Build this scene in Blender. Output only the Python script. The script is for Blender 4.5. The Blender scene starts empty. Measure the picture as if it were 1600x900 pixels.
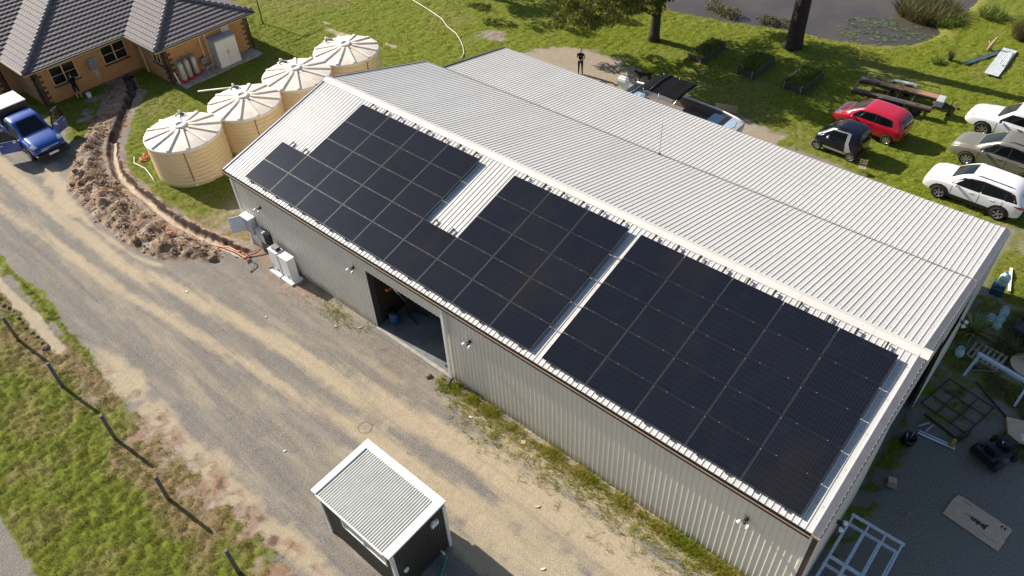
import bpy, bmesh, math, random
import numpy as np
from mathutils import Vector, Matrix
from mathutils.bvhtree import BVHTree

RD = random.Random(11)
rng = np.random.default_rng(11)
S = bpy.context.scene
C = S.collection
PI = math.pi

# ------------------------------------------------------------------ materials
def new_mat(name):
    m = bpy.data.materials.new(name); m.use_nodes = True
    nt = m.node_tree; b = nt.nodes['Principled BSDF']
    return m, nt, b

def N(nt, t, **k):
    n = nt.nodes.new(t)
    for a, v in k.items():
        if a in n.inputs.keys(): n.inputs[a].default_value = v
        else: setattr(n, a, v)
    return n

def L(nt, a, b): nt.links.new(a, b)

def col(c): return (c[0], c[1], c[2], 1.0)

def mix(nt, f, a, b):
    n = nt.nodes.new('ShaderNodeMix'); n.data_type = 'RGBA'
    for i, v in ((0, f), (6, a), (7, b)):
        if hasattr(v, 'is_linked') or hasattr(v, 'links'): L(nt, v, n.inputs[i])
        else: n.inputs[i].default_value = v if i == 0 else col(v)
    return n.outputs[2]

def math_n(nt, op, a, b=0.0, clamp=False):
    n = nt.nodes.new('ShaderNodeMath'); n.operation = op; n.use_clamp = clamp
    for i, v in ((0, a), (1, b)):
        if hasattr(v, 'links'): L(nt, v, n.inputs[i])
        else: n.inputs[i].default_value = v
    return n.outputs[0]

def ramp(nt, src, lo, hi):
    n = nt.nodes.new('ShaderNodeMapRange'); n.interpolation_type = 'SMOOTHSTEP'
    n.inputs[1].default_value = lo; n.inputs[2].default_value = hi
    L(nt, src, n.inputs[0]); return n.outputs[0]

def noise(nt, scale, detail=4, rough=.55, vec=None, stretch=None, space='Object'):
    n = nt.nodes.new('ShaderNodeTexNoise')
    n.inputs['Scale'].default_value = scale; n.inputs['Detail'].default_value = detail; n.inputs['Roughness'].default_value = rough
    if vec is None:
        vec = nt.nodes.new('ShaderNodeTexCoord').outputs[space]
    if stretch:
        mp = nt.nodes.new('ShaderNodeMapping'); mp.inputs['Scale'].default_value = stretch
        L(nt, vec, mp.inputs[0]); vec = mp.outputs[0]
    L(nt, vec, n.inputs['Vector']); return n.outputs['Fac']

def pbr(name, c, rough=.6, metal=0, var=.12, scale=3, bump=0, bscale=60, coat=0, spec=.5, stretch=None, c2=None):
    m, nt, b = new_mat(name)
    b.inputs['Roughness'].default_value = rough; b.inputs['Metallic'].default_value = metal
    b.inputs['Coat Weight'].default_value = coat; b.inputs['Coat Roughness'].default_value = .06
    b.inputs['Specular IOR Level'].default_value = spec
    f = ramp(nt, noise(nt, scale, 5, .6, stretch=stretch), .3, .7)
    lo = tuple(v*(1-var) for v in c) if c2 is None else c2
    hi = tuple(min(1, v*(1+var)) for v in c) if c2 is None else c
    L(nt, mix(nt, f, lo, hi), b.inputs['Base Color'])
    if bump:
        bn = N(nt, 'ShaderNodeBump', Strength=bump, Distance=.02)
        L(nt, noise(nt, bscale, 4, .6), bn.inputs['Height']); L(nt, bn.outputs[0], b.inputs['Normal'])
    return m

M = {}
def roof_mat(name, c, dirt, wall=False):
    m, nt, b = new_mat(name)
    b.inputs['Roughness'].default_value = .5; b.inputs['Metallic'].default_value = 0.0
    tc = nt.nodes.new('ShaderNodeTexCoord').outputs['Object']
    f = ramp(nt, noise(nt, .6, 6, .6, tc, (1, .25, 1)), .35, .75)
    a = mix(nt, f, c, tuple(v*.93 for v in c))
    f2 = ramp(nt, noise(nt, 11, 3, .5, tc), .665, .72)
    a = mix(nt, math_n(nt, 'MULTIPLY', f2, dirt), a, (.22, .2, .18))
    f3 = ramp(nt, noise(nt, 3, 4, .6, tc, (4, .15, 1)), .62, .8)
    a = mix(nt, math_n(nt, 'MULTIPLY', f3, dirt*.7), a, (.42, .37, .3))
    sx = nt.nodes.new('ShaderNodeSeparateXYZ'); L(nt, tc, sx.inputs[0])
    def near(src, pitch, w): return math_n(nt, 'LESS_THAN', math_n(nt, 'ABSOLUTE', math_n(nt, 'SUBTRACT', math_n(nt, 'FRACT', math_n(nt, 'DIVIDE', src, pitch)), .5)), w/pitch/2)
    if wall:
        sp = math_n(nt, 'SUBTRACT', .55, sx.outputs[2]); sp = ramp(nt, math_n(nt, 'ADD', sp, math_n(nt, 'MULTIPLY', math_n(nt, 'SUBTRACT', noise(nt, 2.2, 5, .7, tc), .5), .9)), .05, .6)
        a = mix(nt, math_n(nt, 'MULTIPLY', sp, .6), a, (.30, .23, .15))
    else:
        scr = math_n(nt, 'MULTIPLY', near(sx.outputs[1], 1.18, .05), near(sx.outputs[0], .19, .06))
        a = mix(nt, math_n(nt, 'MULTIPLY', scr, .45), a, (.2, .19, .18))
        lapn = math_n(nt, 'MULTIPLY', near(sx.outputs[0], .76*3, .035), .3); a = mix(nt, lapn, a, (.3, .28, .26))
    L(nt, a, b.inputs['Base Color']); return m
M['roof'] = roof_mat('roof_sheet', (.585, .568, .54), .7)
M['cap'] = roof_mat('ridge_flashing', (.64, .615, .57), .2)
M['wallsheet'] = roof_mat('wall_sheet', (.70, .66, .58), .22, True)
M['barge'] = pbr('barge_flashing', (.27, .25, .26), .5, var=.08)
M['bargedark'] = pbr('dark_flashing', (.06, .06, .07), .5)
M['whitetrim'] = pbr('white_trim', (.74, .74, .73), .4, var=.05)
M['joint'] = pbr('joint_flashing_grey', (.15, .145, .14), .7, var=.3, scale=9)
M['white'] = pbr('white_paint', (.78, .78, .77), .4, var=.04)
M['gutter'] = pbr('gutter_brown', (.035, .025, .02), .5)
M['tan'] = pbr('gutter_lip_tan', (.34, .24, .17), .5)
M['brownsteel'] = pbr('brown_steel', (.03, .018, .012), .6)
M['concrete'] = pbr('concrete', (.36, .34, .31), .85, var=.2, scale=2.5, bump=.2)
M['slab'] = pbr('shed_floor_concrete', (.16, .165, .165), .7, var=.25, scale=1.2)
M['alu'] = pbr('aluminium', (.62, .63, .64), .35, .8, var=.06)
M['rail'] = pbr('rail_black', (.02, .017, .016), .45, .3)
M['galv'] = pbr('galvanised_steel', (.58, .65, .74), .45, .15, var=.12, scale=8)
M['black'] = pbr('black_plastic', (.012, .012, .013), .45)
M['rubber'] = pbr('rubber', (.018, .018, .018), .8)
M['darkgrey'] = pbr('dark_grey', (.05, .05, .054), .5)
M['midgrey'] = pbr('mid_grey', (.2, .21, .22), .5)
M['ltgrey'] = pbr('light_grey', (.45, .46, .47), .5)
M['tank'] = pbr('tank_poly', (.74, .55, .315), .5, var=.05, scale=1.2)
M['lid'] = pbr('tank_lid_poly', (.80, .72, .61), .5, var=.07)
M['pvc'] = pbr('pvc_white', (.75, .74, .7), .4, var=.04)
M['orange'] = pbr('orange_conduit', (.58, .12, .035), .45)
M['red'] = pbr('red_paint', (.46, .008, .03), .28, coat=.8, var=.05)
M['carwhite'] = pbr('car_white', (.80, .80, .80), .25, coat=.8, var=.02)
M['cargold'] = pbr('car_champagne', (.27, .245, .19), .3, .45, coat=.8, var=.04)
M['carblue'] = pbr('car_blue', (.010, .06, .32), .25, .25, coat=.9, var=.05)
M['carsilver'] = pbr('car_silver', (.55, .57, .6), .28, .5, coat=.7, var=.03)
M['carnavy'] = pbr('car_navy', (.006, .007, .016), .2, coat=.4, var=.05, spec=.3)
M['glass'] = pbr('car_glass', (.005, .007, .009), .05, var=.02, spec=.45)
M['lamp'] = pbr('headlamp', (.38, .40, .41), .12, coat=.8, var=.02)
M['taillamp'] = pbr('tail_lamp', (.4, .01, .01), .15, coat=.6)
M['rim'] = pbr('alloy', (.5, .5, .51), .3, .8)
M['rimdark'] = pbr('alloy_dark', (.30, .30, .31), .35, .6)
M['timber'] = pbr('weathered_timber', (.085, .068, .055), .85, var=.3, scale=6, stretch=(1, 1, 12), bump=.3)
M['post'] = pbr('fence_post_timber', (.15, .13, .115), .9, var=.3, scale=8, stretch=(6, 6, .6), bump=.5)
M['plank'] = pbr('brown_plank', (.34, .2, .11), .8, var=.2, scale=4, stretch=(.4, 6, 6))
M['pallet'] = pbr('pallet_timber', (.3, .24, .18), .85, var=.2, scale=6)
M['card'] = pbr('cardboard', (.60, .43, .30), .9, var=.08, scale=4)
M['ink'] = pbr('print_ink', (.03, .03, .05), .8)
M['inkred'] = pbr('print_ink_red', (.35, .06, .05), .8)
M['rust'] = pbr('rusty_steel', (.06, .03, .024), .8, var=.35, scale=9)
M['gasgreen'] = pbr('gas_bottle_pale_green', (.42, .62, .60), .4, var=.06)
M['gassilver'] = pbr('gas_cylinder_grey', (.42, .42, .43), .4, .4, var=.1)
M['gasred'] = pbr('gas_cylinder_red_base', (.42, .03, .04), .5)
M['bluebin'] = pbr('blue_plastic', (.02, .07, .17), .5)
M['greenhose'] = pbr('green_hose', (.02, .27, .2), .4)
M['cream'] = pbr('cream_trim', (.62, .47, .27), .5, var=.06)
M['winglass'] = pbr('window_glass', (.012, .012, .014), .12, var=.1, spec=.6)
M['skin'] = pbr('skin', (.45, .27, .19), .6)
M['cloth'] = pbr('dark_cloth', (.010, .010, .014), .9, spec=.1)
M['denim'] = pbr('dark_trousers', (.014, .014, .018), .9)
M['hair'] = pbr('grey_cap', (.35, .34, .33), .8)
M['brownhair'] = pbr('brown_hair', (.06, .03, .015), .8)
M['dogfur'] = pbr('dog_fur', (.03, .014, .01), .9, var=.4, scale=9)
M['dogtan'] = pbr('dog_tan', (.2, .09, .04), .9)
M['canvas'] = pbr('canopy_canvas', (.008, .008, .010), .9, var=.15, spec=.08)
M['boatalu'] = pbr('boat_aluminium', (.5, .53, .56), .35, .4, var=.08)
M['carpet'] = pbr('boat_floor_carpet', (.19, .15, .12), .95, var=.2)
M['boatblue'] = pbr('boat_deck_blue', (.30, .42, .56), .5, var=.06)
M['rock'] = pbr('stone', (.2, .14, .12), .9, var=.35, scale=6, bump=.5, bscale=15)
M['log'] = pbr('log_wood', (.38, .27, .15), .9, var=.2, stretch=(.5, 5, 5))
M['corr'] = pbr('corrugated_sheet', (.72, .74, .72), .4, .1, var=.1)
M['corrgreen'] = pbr('corrugated_sheet_green', (.2, .27, .24), .5, .1, var=.15)
M['charcoal'] = pbr('charcoal_sheet', (.035, .031, .028), .5, var=.1)
M['cabroof'] = pbr('cabin_roof_sheet', (.56, .57, .54), .5, var=.05)
M['soil'] = pbr('bed_soil', (.05, .035, .022), .95, var=.4, scale=6)
M['tarp'] = pbr('canopy_cover_pale', (.62, .62, .58), .7, var=.12, scale=3)
M['purple'] = pbr('purple_plastic', (.22, .06, .16), .5)
M['yellow'] = pbr('yellow_paint', (.42, .26, .03), .5)

def bark_mat(name, c):
    m, nt, b = new_mat(name); b.inputs['Roughness'].default_value = .95
    tc = nt.nodes.new('ShaderNodeTexCoord').outputs['Object']
    f = noise(nt, 6, 8, .7, tc, (3, 3, .5))
    L(nt, mix(nt, ramp(nt, f, .35, .68), tuple(v*.35 for v in c), c), b.inputs['Base Color'])
    bn = N(nt, 'ShaderNodeBump', Strength=1.0, Distance=.12); L(nt, f, bn.inputs['Height']); L(nt, bn.outputs[0], b.inputs['Normal'])
    return m
M['bark'] = bark_mat('dark_bark', (.075, .05, .04))
M['bark2'] = bark_mat('grey_bark', (.085, .07, .058))

def brick_mat(name, c1, c2, mortar):
    m, nt, b = new_mat(name); b.inputs['Roughness'].default_value = .9
    tc = nt.nodes.new('ShaderNodeTexCoord').outputs['Object']
    geo = nt.nodes.new('ShaderNodeNewGeometry')
    sx = nt.nodes.new('ShaderNodeSeparateXYZ'); L(nt, tc, sx.inputs[0])
    s = math_n(nt, 'ADD', sx.outputs[0], sx.outputs[1])
    cb = nt.nodes.new('ShaderNodeCombineXYZ'); L(nt, s, cb.inputs[0]); L(nt, sx.outputs[2], cb.inputs[1])
    br = nt.nodes.new('ShaderNodeTexBrick'); L(nt, cb.outputs[0], br.inputs['Vector'])
    br.inputs['Scale'].default_value = 1; br.inputs['Brick Width'].default_value = .24; br.inputs['Row Height'].default_value = .086
    br.inputs['Mortar Size'].default_value = .008
    br.inputs['Color1'].default_value = col(c1); br.inputs['Color2'].default_value = col(c2); br.inputs['Mortar'].default_value = col(mortar)
    f = noise(nt, 1.5, 4, .6, tc)
    L(nt, mix(nt, ramp(nt, f, .3, .8), br.outputs['Color'], tuple(v*.8 for v in c1)), b.inputs['Base Color'])
    return m
M['brick'] = brick_mat('orange_brick', (.53, .27, .10), (.37, .17, .065), (.48, .38, .25))
M['quoin'] = brick_mat('dark_brick', (.05, .03, .025), (.10, .05, .03), (.34, .24, .14))

def tile_mat():
    m, nt, b = new_mat('roof_tile'); b.inputs['Roughness'].default_value = .75
    tc = nt.nodes.new('ShaderNodeTexCoord').outputs['Object']
    f = noise(nt, 3, 5, .6, tc)
    f2 = noise(nt, 30, 2, .5, tc)
    a = mix(nt, ramp(nt, f, .3, .7), (.105, .09, .094), (.165, .138, .138))
    L(nt, mix(nt, ramp(nt, f2, .4, .6), a, (.10, .09, .095)), b.inputs['Base Color'])
    return m
M['tile'] = tile_mat()
M['tilecap'] = pbr('hip_tile', (.16, .15, .16), .7, var=.15, scale=8)

def panel_mat():
    m, nt, b = new_mat('solar_cells')
    tc = nt.nodes.new('ShaderNodeTexCoord').outputs['Object']
    sx = nt.nodes.new('ShaderNodeSeparateXYZ'); L(nt, tc, sx.inputs[0])
    def line(src, pitch, w):
        a = math_n(nt, 'FRACT', math_n(nt, 'DIVIDE', src, pitch))
        a = math_n(nt, 'ABSOLUTE', math_n(nt, 'SUBTRACT', a, .5))
        return math_n(nt, 'GREATER_THAN', a, .5 - w/pitch/2)
    l1 = line(sx.outputs[0], .0935, .006); l2 = line(sx.outputs[1], .185, .006)
    ln = math_n(nt, 'MAXIMUM', l1, l2)
    oi = nt.nodes.new('ShaderNodeObjectInfo')
    geo = nt.nodes.new('ShaderNodeNewGeometry')
    w = noise(nt, .35, 4, .55, geo.outputs['Position'], (1, .6, 1))
    base = mix(nt, oi.outputs['Random'], (.0075, .009, .015), (.010, .0115, .018))
    base = mix(nt, ramp(nt, w, .5, .75), base, (.016, .0135, .0145))
    base = mix(nt, math_n(nt, 'MULTIPLY', ln, .30), base, (.06, .065, .08))
    # dust film and smears plus painted blue sky sheen, heavier on the lower left
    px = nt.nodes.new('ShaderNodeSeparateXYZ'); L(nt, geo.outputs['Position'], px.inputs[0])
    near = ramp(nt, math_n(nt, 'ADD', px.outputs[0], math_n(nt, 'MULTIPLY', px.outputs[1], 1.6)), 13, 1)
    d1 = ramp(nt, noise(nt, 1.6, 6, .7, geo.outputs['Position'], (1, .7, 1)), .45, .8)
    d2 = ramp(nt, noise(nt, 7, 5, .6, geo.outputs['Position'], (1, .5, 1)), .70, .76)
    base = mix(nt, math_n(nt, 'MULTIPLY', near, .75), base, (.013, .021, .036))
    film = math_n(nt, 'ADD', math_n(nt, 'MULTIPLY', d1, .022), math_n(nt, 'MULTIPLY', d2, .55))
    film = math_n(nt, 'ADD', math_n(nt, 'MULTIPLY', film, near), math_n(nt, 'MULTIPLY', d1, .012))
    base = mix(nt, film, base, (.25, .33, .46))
    L(nt, base, b.inputs['Base Color'])
    b.inputs['Roughness'].default_value = .14; b.inputs['Specular IOR Level'].default_value = .26
    return m
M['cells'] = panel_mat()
M['frame'] = pbr('module_frame', (.018, .019, .023), .45, .1)
M['frameedge'] = pbr('module_frame_edge', (.055, .058, .065), .45, .1)
M['clamp'] = pbr('module_clamp', (.12, .12, .125), .4, .3)

def leaf_mat(name, c, c2, tr=.35):
    m, nt, b = new_mat(name)
    at = N(nt, 'ShaderNodeAttribute', attribute_name='tint')
    a = mix(nt, at.outputs['Fac'], c, c2)
    L(nt, a, b.inputs['Base Color']); b.inputs['Roughness'].default_value = .6; b.inputs['Specular IOR Level'].default_value = .25
    t = nt.nodes.new('ShaderNodeBsdfTranslucent'); L(nt, a, t.inputs[0])
    ms = nt.nodes.new('ShaderNodeMixShader'); ms.inputs[0].default_value = tr
    L(nt, b.outputs[0], ms.inputs[1]); L(nt, t.outputs[0], ms.inputs[2])
    L(nt, ms.outputs[0], nt.nodes['Material Output'].inputs[0])
    return m
M['grass'] = leaf_mat('grass_blades', (.22, .275, .010), (.38, .31, .08))
M['verge'] = leaf_mat('verge_blades', (.19, .225, .02), (.36, .27, .095))
M['lawn'] = leaf_mat('lawn_blades', (.29, .355, .006), (.42, .37, .05))
M['weed'] = leaf_mat('weed_leaves', (.24, .28, .018), (.46, .37, .10))
M['leaf'] = leaf_mat('gum_leaves', (.07, .095, .016), (.24, .24, .05), .35)
M['reed'] = leaf_mat('reed_blades', (.08, .09, .022), (.20, .16, .075), .3)
M['pad'] = leaf_mat('lily_pads', (.13, .16, .07), (.035, .045, .045), .1)
M['yucca'] = leaf_mat('yucca_leaves', (.20, .27, .05), (.34, .33, .12), .2)
M['bed'] = leaf_mat('bed_plants', (.10, .17, .015), (.22, .24, .06), .35)

def water_mat():
    m, nt, b = new_mat('pond_water')
    b.inputs['Roughness'].default_value = .05; b.inputs['IOR'].default_value = 1.33
    tc = nt.nodes.new('ShaderNodeTexCoord').outputs['Object']
    f = noise(nt, .3, 4, .6, tc)
    L(nt, mix(nt, ramp(nt, f, .35, .7), (.065, .056, .054), (.095, .078, .062)), b.inputs['Base Color'])
    bn = N(nt, 'ShaderNodeBump', Strength=.12, Distance=.03); L(nt, noise(nt, 7, 4, .6, tc), bn.inputs['Height']); L(nt, bn.outputs[0], b.inputs['Normal'])
    return m
M['water'] = water_mat()

# ------------------------------------------------------------------ mesh builder
class MB:
    def __init__(s): s.v = []; s.f = []; s.sm = []
    def add(s, vs, fs, smooth=False):
        o = len(s.v); s.v += [tuple(v) for v in vs]; s.f += [tuple(i+o for i in f) for f in fs]; s.sm += [smooth]*len(fs); return s
    def box(s, c, d, rz=0, Mx=None, taper=1.0):
        hx, hy, hz = d[0]/2, d[1]/2, d[2]/2
        vs = []
        for z in (-1, 1):
            t = taper if z > 0 else 1
            for x, y in ((-1, -1), (1, -1), (1, 1), (-1, 1)): vs.append(Vector((x*hx*t, y*hy*t, z*hz)))
        R = Mx if Mx is not None else Matrix.Rotation(rz, 3, 'Z')
        c = Vector(c)
        return s.add([R @ v + c for v in vs], [(3, 2, 1, 0), (4, 5, 6, 7), (0, 1, 5, 4), (1, 2, 6, 5), (2, 3, 7, 6), (3, 0, 4, 7)])
    def b2(s, x0, x1, y0, y1, z0, z1): return s.box(((x0+x1)/2, (y0+y1)/2, (z0+z1)/2), (x1-x0, y1-y0, z1-z0))
    def beam(s, p0, p1, w, h, up=(0, 0, 1)):
        p0, p1 = Vector(p0), Vector(p1); d = (p1-p0); Ln = d.length; d.normalize()
        u = Vector(up)
        if abs(d.dot(u)) > .98: u = Vector((0, 1, 0))
        sd = d.cross(u).normalized(); u = sd.cross(d)
        R = Matrix((d, sd, u)).transposed()
        return s.box((p0+p1)/2, (Ln, w, h), Mx=R)
    def tube(s, pts, r, n=8, cap=True, smooth=True):
        pts = [Vector(p) for p in pts]; rs = r if isinstance(r, (list, tuple)) else [r]*len(pts)
        vs = []; prev = None
        for i, p in enumerate(pts):
            d = (pts[min(i+1, len(pts)-1)] - pts[max(i-1, 0)]).normalized()
            if prev is None:
                a = Vector((0, 0, 1)) if abs(d.z) < .9 else Vector((1, 0, 0))
                u = d.cross(a).normalized()
            else: u = (prev - d*prev.dot(d)).normalized()
            prev = u; w = d.cross(u)
            for k in range(n):
                t = 2*PI*k/n; vs.append(p + (u*math.cos(t)+w*math.sin(t))*rs[i])
        fs = [(i*n+k, i*n+(k+1) % n, (i+1)*n+(k+1) % n, (i+1)*n+k) for i in range(len(pts)-1) for k in range(n)]
        s.add(vs, fs, smooth)
        if cap:
            o = len(s.v)-len(vs)
            s.f.append(tuple(o+k for k in reversed(range(n)))); s.f.append(tuple(o+(len(pts)-1)*n+k for k in range(n))); s.sm += [False, False]
        return s
    def lathe(s, prof, c=(0, 0, 0), n=24, smooth=True, axis='z'):
        vs = []
        for r, z in prof:
            for k in range(n):
                t = 2*PI*k/n; p = (r*math.cos(t), r*math.sin(t), z)
                if axis == 'y': p = (p[0], p[2], p[1])
                if axis == 'x': p = (p[2], p[0], p[1])
                vs.append((p[0]+c[0], p[1]+c[1], p[2]+c[2]))
        fs = [(i*n+k, i*n+(k+1) % n, (i+1)*n+(k+1) % n, (i+1)*n+k) for i in range(len(prof)-1) for k in range(n)]
        return s.add(vs, fs, smooth)
    def cyl(s, c, r, h, n=20, smooth=True): 
        return s.lathe([(.001, 0), (r, 0), (r, 0), (r, h), (r, h), (.001, h)], c, n, smooth)
    def ell(s, c, r, n=12, m=8):
        pr = [(max(.001, math.sin(PI*i/m)), -math.cos(PI*i/m)) for i in range(m+1)]
        vs = []; 
        for a, z in pr:
            for k in range(n): vs.append((c[0]+r[0]*a*math.cos(2*PI*k/n), c[1]+r[1]*a*math.sin(2*PI*k/n), c[2]+r[2]*z))
        return s.add(vs, [(i*n+k, i*n+(k+1) % n, (i+1)*n+(k+1) % n, (i+1)*n+k) for i in range(m) for k in range(n)], True)
    def prism(s, poly, z0, z1):
        n = len(poly)
        vs = [(x, y, z0) for x, y in poly]+[(x, y, z1) for x, y in poly]
        return s.add(vs, [tuple(reversed(range(n))), tuple(range(n, 2*n))]+[(i, (i+1) % n, n+(i+1) % n, n+i) for i in range(n)])
    def xform(s, Mt): s.v = [tuple(Mt @ Vector(v)) for v in s.v]; return s
    def build(s, name, mat, parent=None, bevel=0):
        me = bpy.data.meshes.new(name); me.from_pydata(s.v, [], s.f)
        me.polygons.foreach_set('use_smooth', s.sm)
        if mat is not None: me.materials.append(mat)
        me.update()
        if bevel:
            bm = bmesh.new(); bm.from_mesh(me)
            bmesh.ops.remove_doubles(bm, verts=bm.verts, dist=1e-5)
            bmesh.ops.bevel(bm, geom=[e for e in bm.edges if len(e.link_faces) == 2 and e.calc_face_angle(0) > .5], offset=bevel, segments=2, affect='EDGES')
            bm.to_mesh(me); bm.free()
        o = bpy.data.objects.new(name, me); C.objects.link(o)
        if parent is not None: o.parent = parent
        return o

def tag(o, label, cat, group=None):
    o['label'] = label; o['category'] = cat
    if group: o['group'] = group
    return o
def thing(name, label, cat, loc=(0, 0, 0), rz=0, group=None):
    o = bpy.data.objects.new(name, None); C.objects.link(o); o.location = loc; o.rotation_euler = (0, 0, rz); o.empty_display_size = .2
    return tag(o, label, cat, group)
def mesh_np(name, V, F, mat, parent=None, tint=None, smooth=False):
    """V (n,3), F (m,k) arrays"""
    me = bpy.data.meshes.new(name); n, (m, k) = len(V), F.shape
    me.vertices.add(n); me.vertices.foreach_set('co', np.asarray(V, np.float32).ravel())
    me.loops.add(m*k); me.loops.foreach_set('vertex_index', F.astype(np.int32).ravel())
    me.polygons.add(m); me.polygons.foreach_set('loop_start', np.arange(m, dtype=np.int32)*k)
    me.polygons.foreach_set('use_smooth', np.full(m, smooth))
    me.update(calc_edges=True)
    if tint is not None:
        a = me.attributes.new('tint', 'FLOAT', 'POINT'); a.data.foreach_set('value', np.asarray(tint, np.float32))
    me.materials.append(mat)
    o = bpy.data.objects.new(name, me); C.objects.link(o)
    if parent is not None: o.parent = parent
    return o
def copy_tree(o, parent=None):
    c = o.copy(); C.objects.link(c)
    if parent is not None: c.parent = parent
    for ch in list(o.children): copy_tree(ch, c)
    return c

# ------------------------------------------------------------------ noise in numpy
def _h(ix, iy, seed):
    n = (ix.astype(np.int64)*374761393 + iy.astype(np.int64)*668265263 + seed*1442695041) & 0xffffffff
    n = ((n ^ (n >> 13))*1274126177) & 0xffffffff
    return ((n ^ (n >> 16)) & 0xffff)/65535.0
def vn(x, y, seed=0):
    ix, iy = np.floor(x), np.floor(y); fx, fy = x-ix, y-iy
    fx = fx*fx*(3-2*fx); fy = fy*fy*(3-2*fy)
    a, b, c, d = _h(ix, iy, seed), _h(ix+1, iy, seed), _h(ix, iy+1, seed), _h(ix+1, iy+1, seed)
    return (a*(1-fx)+b*fx)*(1-fy)+(c*(1-fx)+d*fx)*fy
def fbm(x, y, seed=0, o=4):
    s = 0; a = .5; t = 0
    for i in range(o): s = s+a*vn(x, y, seed+i*7); t += a; x = x*2.03+3.1; y = y*2.03+1.7; a *= .5
    return s/t
def sst(x, a, b):
    t = np.clip((x-a)/(b-a), 0, 1); return t*t*(3-2*t)
def dline(x, y, pts):
    d = np.full(x.shape, 1e9)
    for (x0, y0), (x1, y1) in zip(pts[:-1], pts[1:]):
        dx, dy = x1-x0, y1-y0; t = np.clip(((x-x0)*dx+(y-y0)*dy)/(dx*dx+dy*dy), 0, 1)
        d = np.minimum(d, np.hypot(x-x0-t*dx, y-y0-t*dy))
    return d
def inpoly(x, y, P):
    r = np.zeros(x.shape, bool); n = len(P)
    for i in range(n):
        x0, y0 = P[i]; x1, y1 = P[(i+1) % n]
        if y0 == y1: continue
        c = ((y0 > y) != (y1 > y)) & (x < (x1-x0)*(y-y0)/(y1-y0)+x0); r ^= c
    return r
def sdf(x, y, P):
    d = dline(x, y, P+[P[0]]); return np.where(inpoly(x, y, P), d, -d)   # + inside

# ------------------------------------------------------------------ ground
TRENCH = [(-21.6, 4.6), (-20.05, 4.04), (-18.8, 3.1), (-17.62, 2.08), (-15.96, .71), (-14.15, -.36), (-12.15, -1.13), (-10.28, -1.35), (-8.95, -1.37), (-7.58, -1.45), (-6.25, -1.52), (-4.55, -1.33), (-2.8, -1.05), (-1.0, -.8)]
HEAP = [(-21.8, 3.2), (-21.2, 4.3), (-19.9, 3.4), (-18.2, 1.9), (-16.3, .3), (-14.4, -.85), (-12.2, -1.55), (-10.0, -1.75), (-7.3, -1.9), (-4.6, -1.8), (-2.6, -1.4), (-1.4, -1.15), (-1.6, -1.9), (-2.6, -2.7), (-3.65, -3.5), (-5.1, -3.9), (-7.1, -3.95), (-8.8, -4.0), (-11.1, -3.85), (-13.3, -3.45), (-14.6, -2.8), (-15.6, -2.3), (-16.6, -1.0), (-18.6, .8), (-20.4, 2.2)]
POND = [(-14, 46), (-8, 38), (-3, 34.9), (-.9, 33.9), (.3, 33.1), (2.9, 33.45), (7, 34.6), (8.6, 35), (11.1, 35.2), (13.3, 35.9), (15.1, 37.4), (16.0, 39.4), (16.2, 40.6), (15.4, 41.4), (16.3, 43.1), (16.4, 47), (18, 60), (8, 72), (-20, 72), (-26, 55)]
SANDBACK = [(-4.2, 21.0), (-3.2, 23.2), (-2.4, 24.5), (-.3, 24.95), (1.7, 24.7), (3.7, 24.5), (5.2, 23.7), (7.5, 23.6), (11, 23.5), (14, 23.1), (14, 21.5), (6, 21.2), (2, 20.6)]
SAND = [([(-18.6, -4.6), (-11.7, -4.95), (-4.4, -4.72), (-.55, -3.9), (3.6, -3.4), (6.1, -3.0), (9.3, -2.7), (13, -2.3), (15.4, -2.05), (19.2, -2.0), (24, -2.2), (30, -2.6)], .55),
        ([(-20, -6.7), (-13.8, -6.5), (-7.9, -6.1), (-2.6, -5.65), (1.5, -5.1), (5.25, -4.6), (8, -4.25), (10.9, -4.05), (14.9, -3.6), (19, -3.7), (26, -4.0)], .42)]
def grid_axis(segs):
    out = []
    for a, b, st in segs: out.append(np.arange(a, b-1e-6, st))
    return np.concatenate(out+[np.array([segs[-1][1]])])
DARK = [None]
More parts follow.
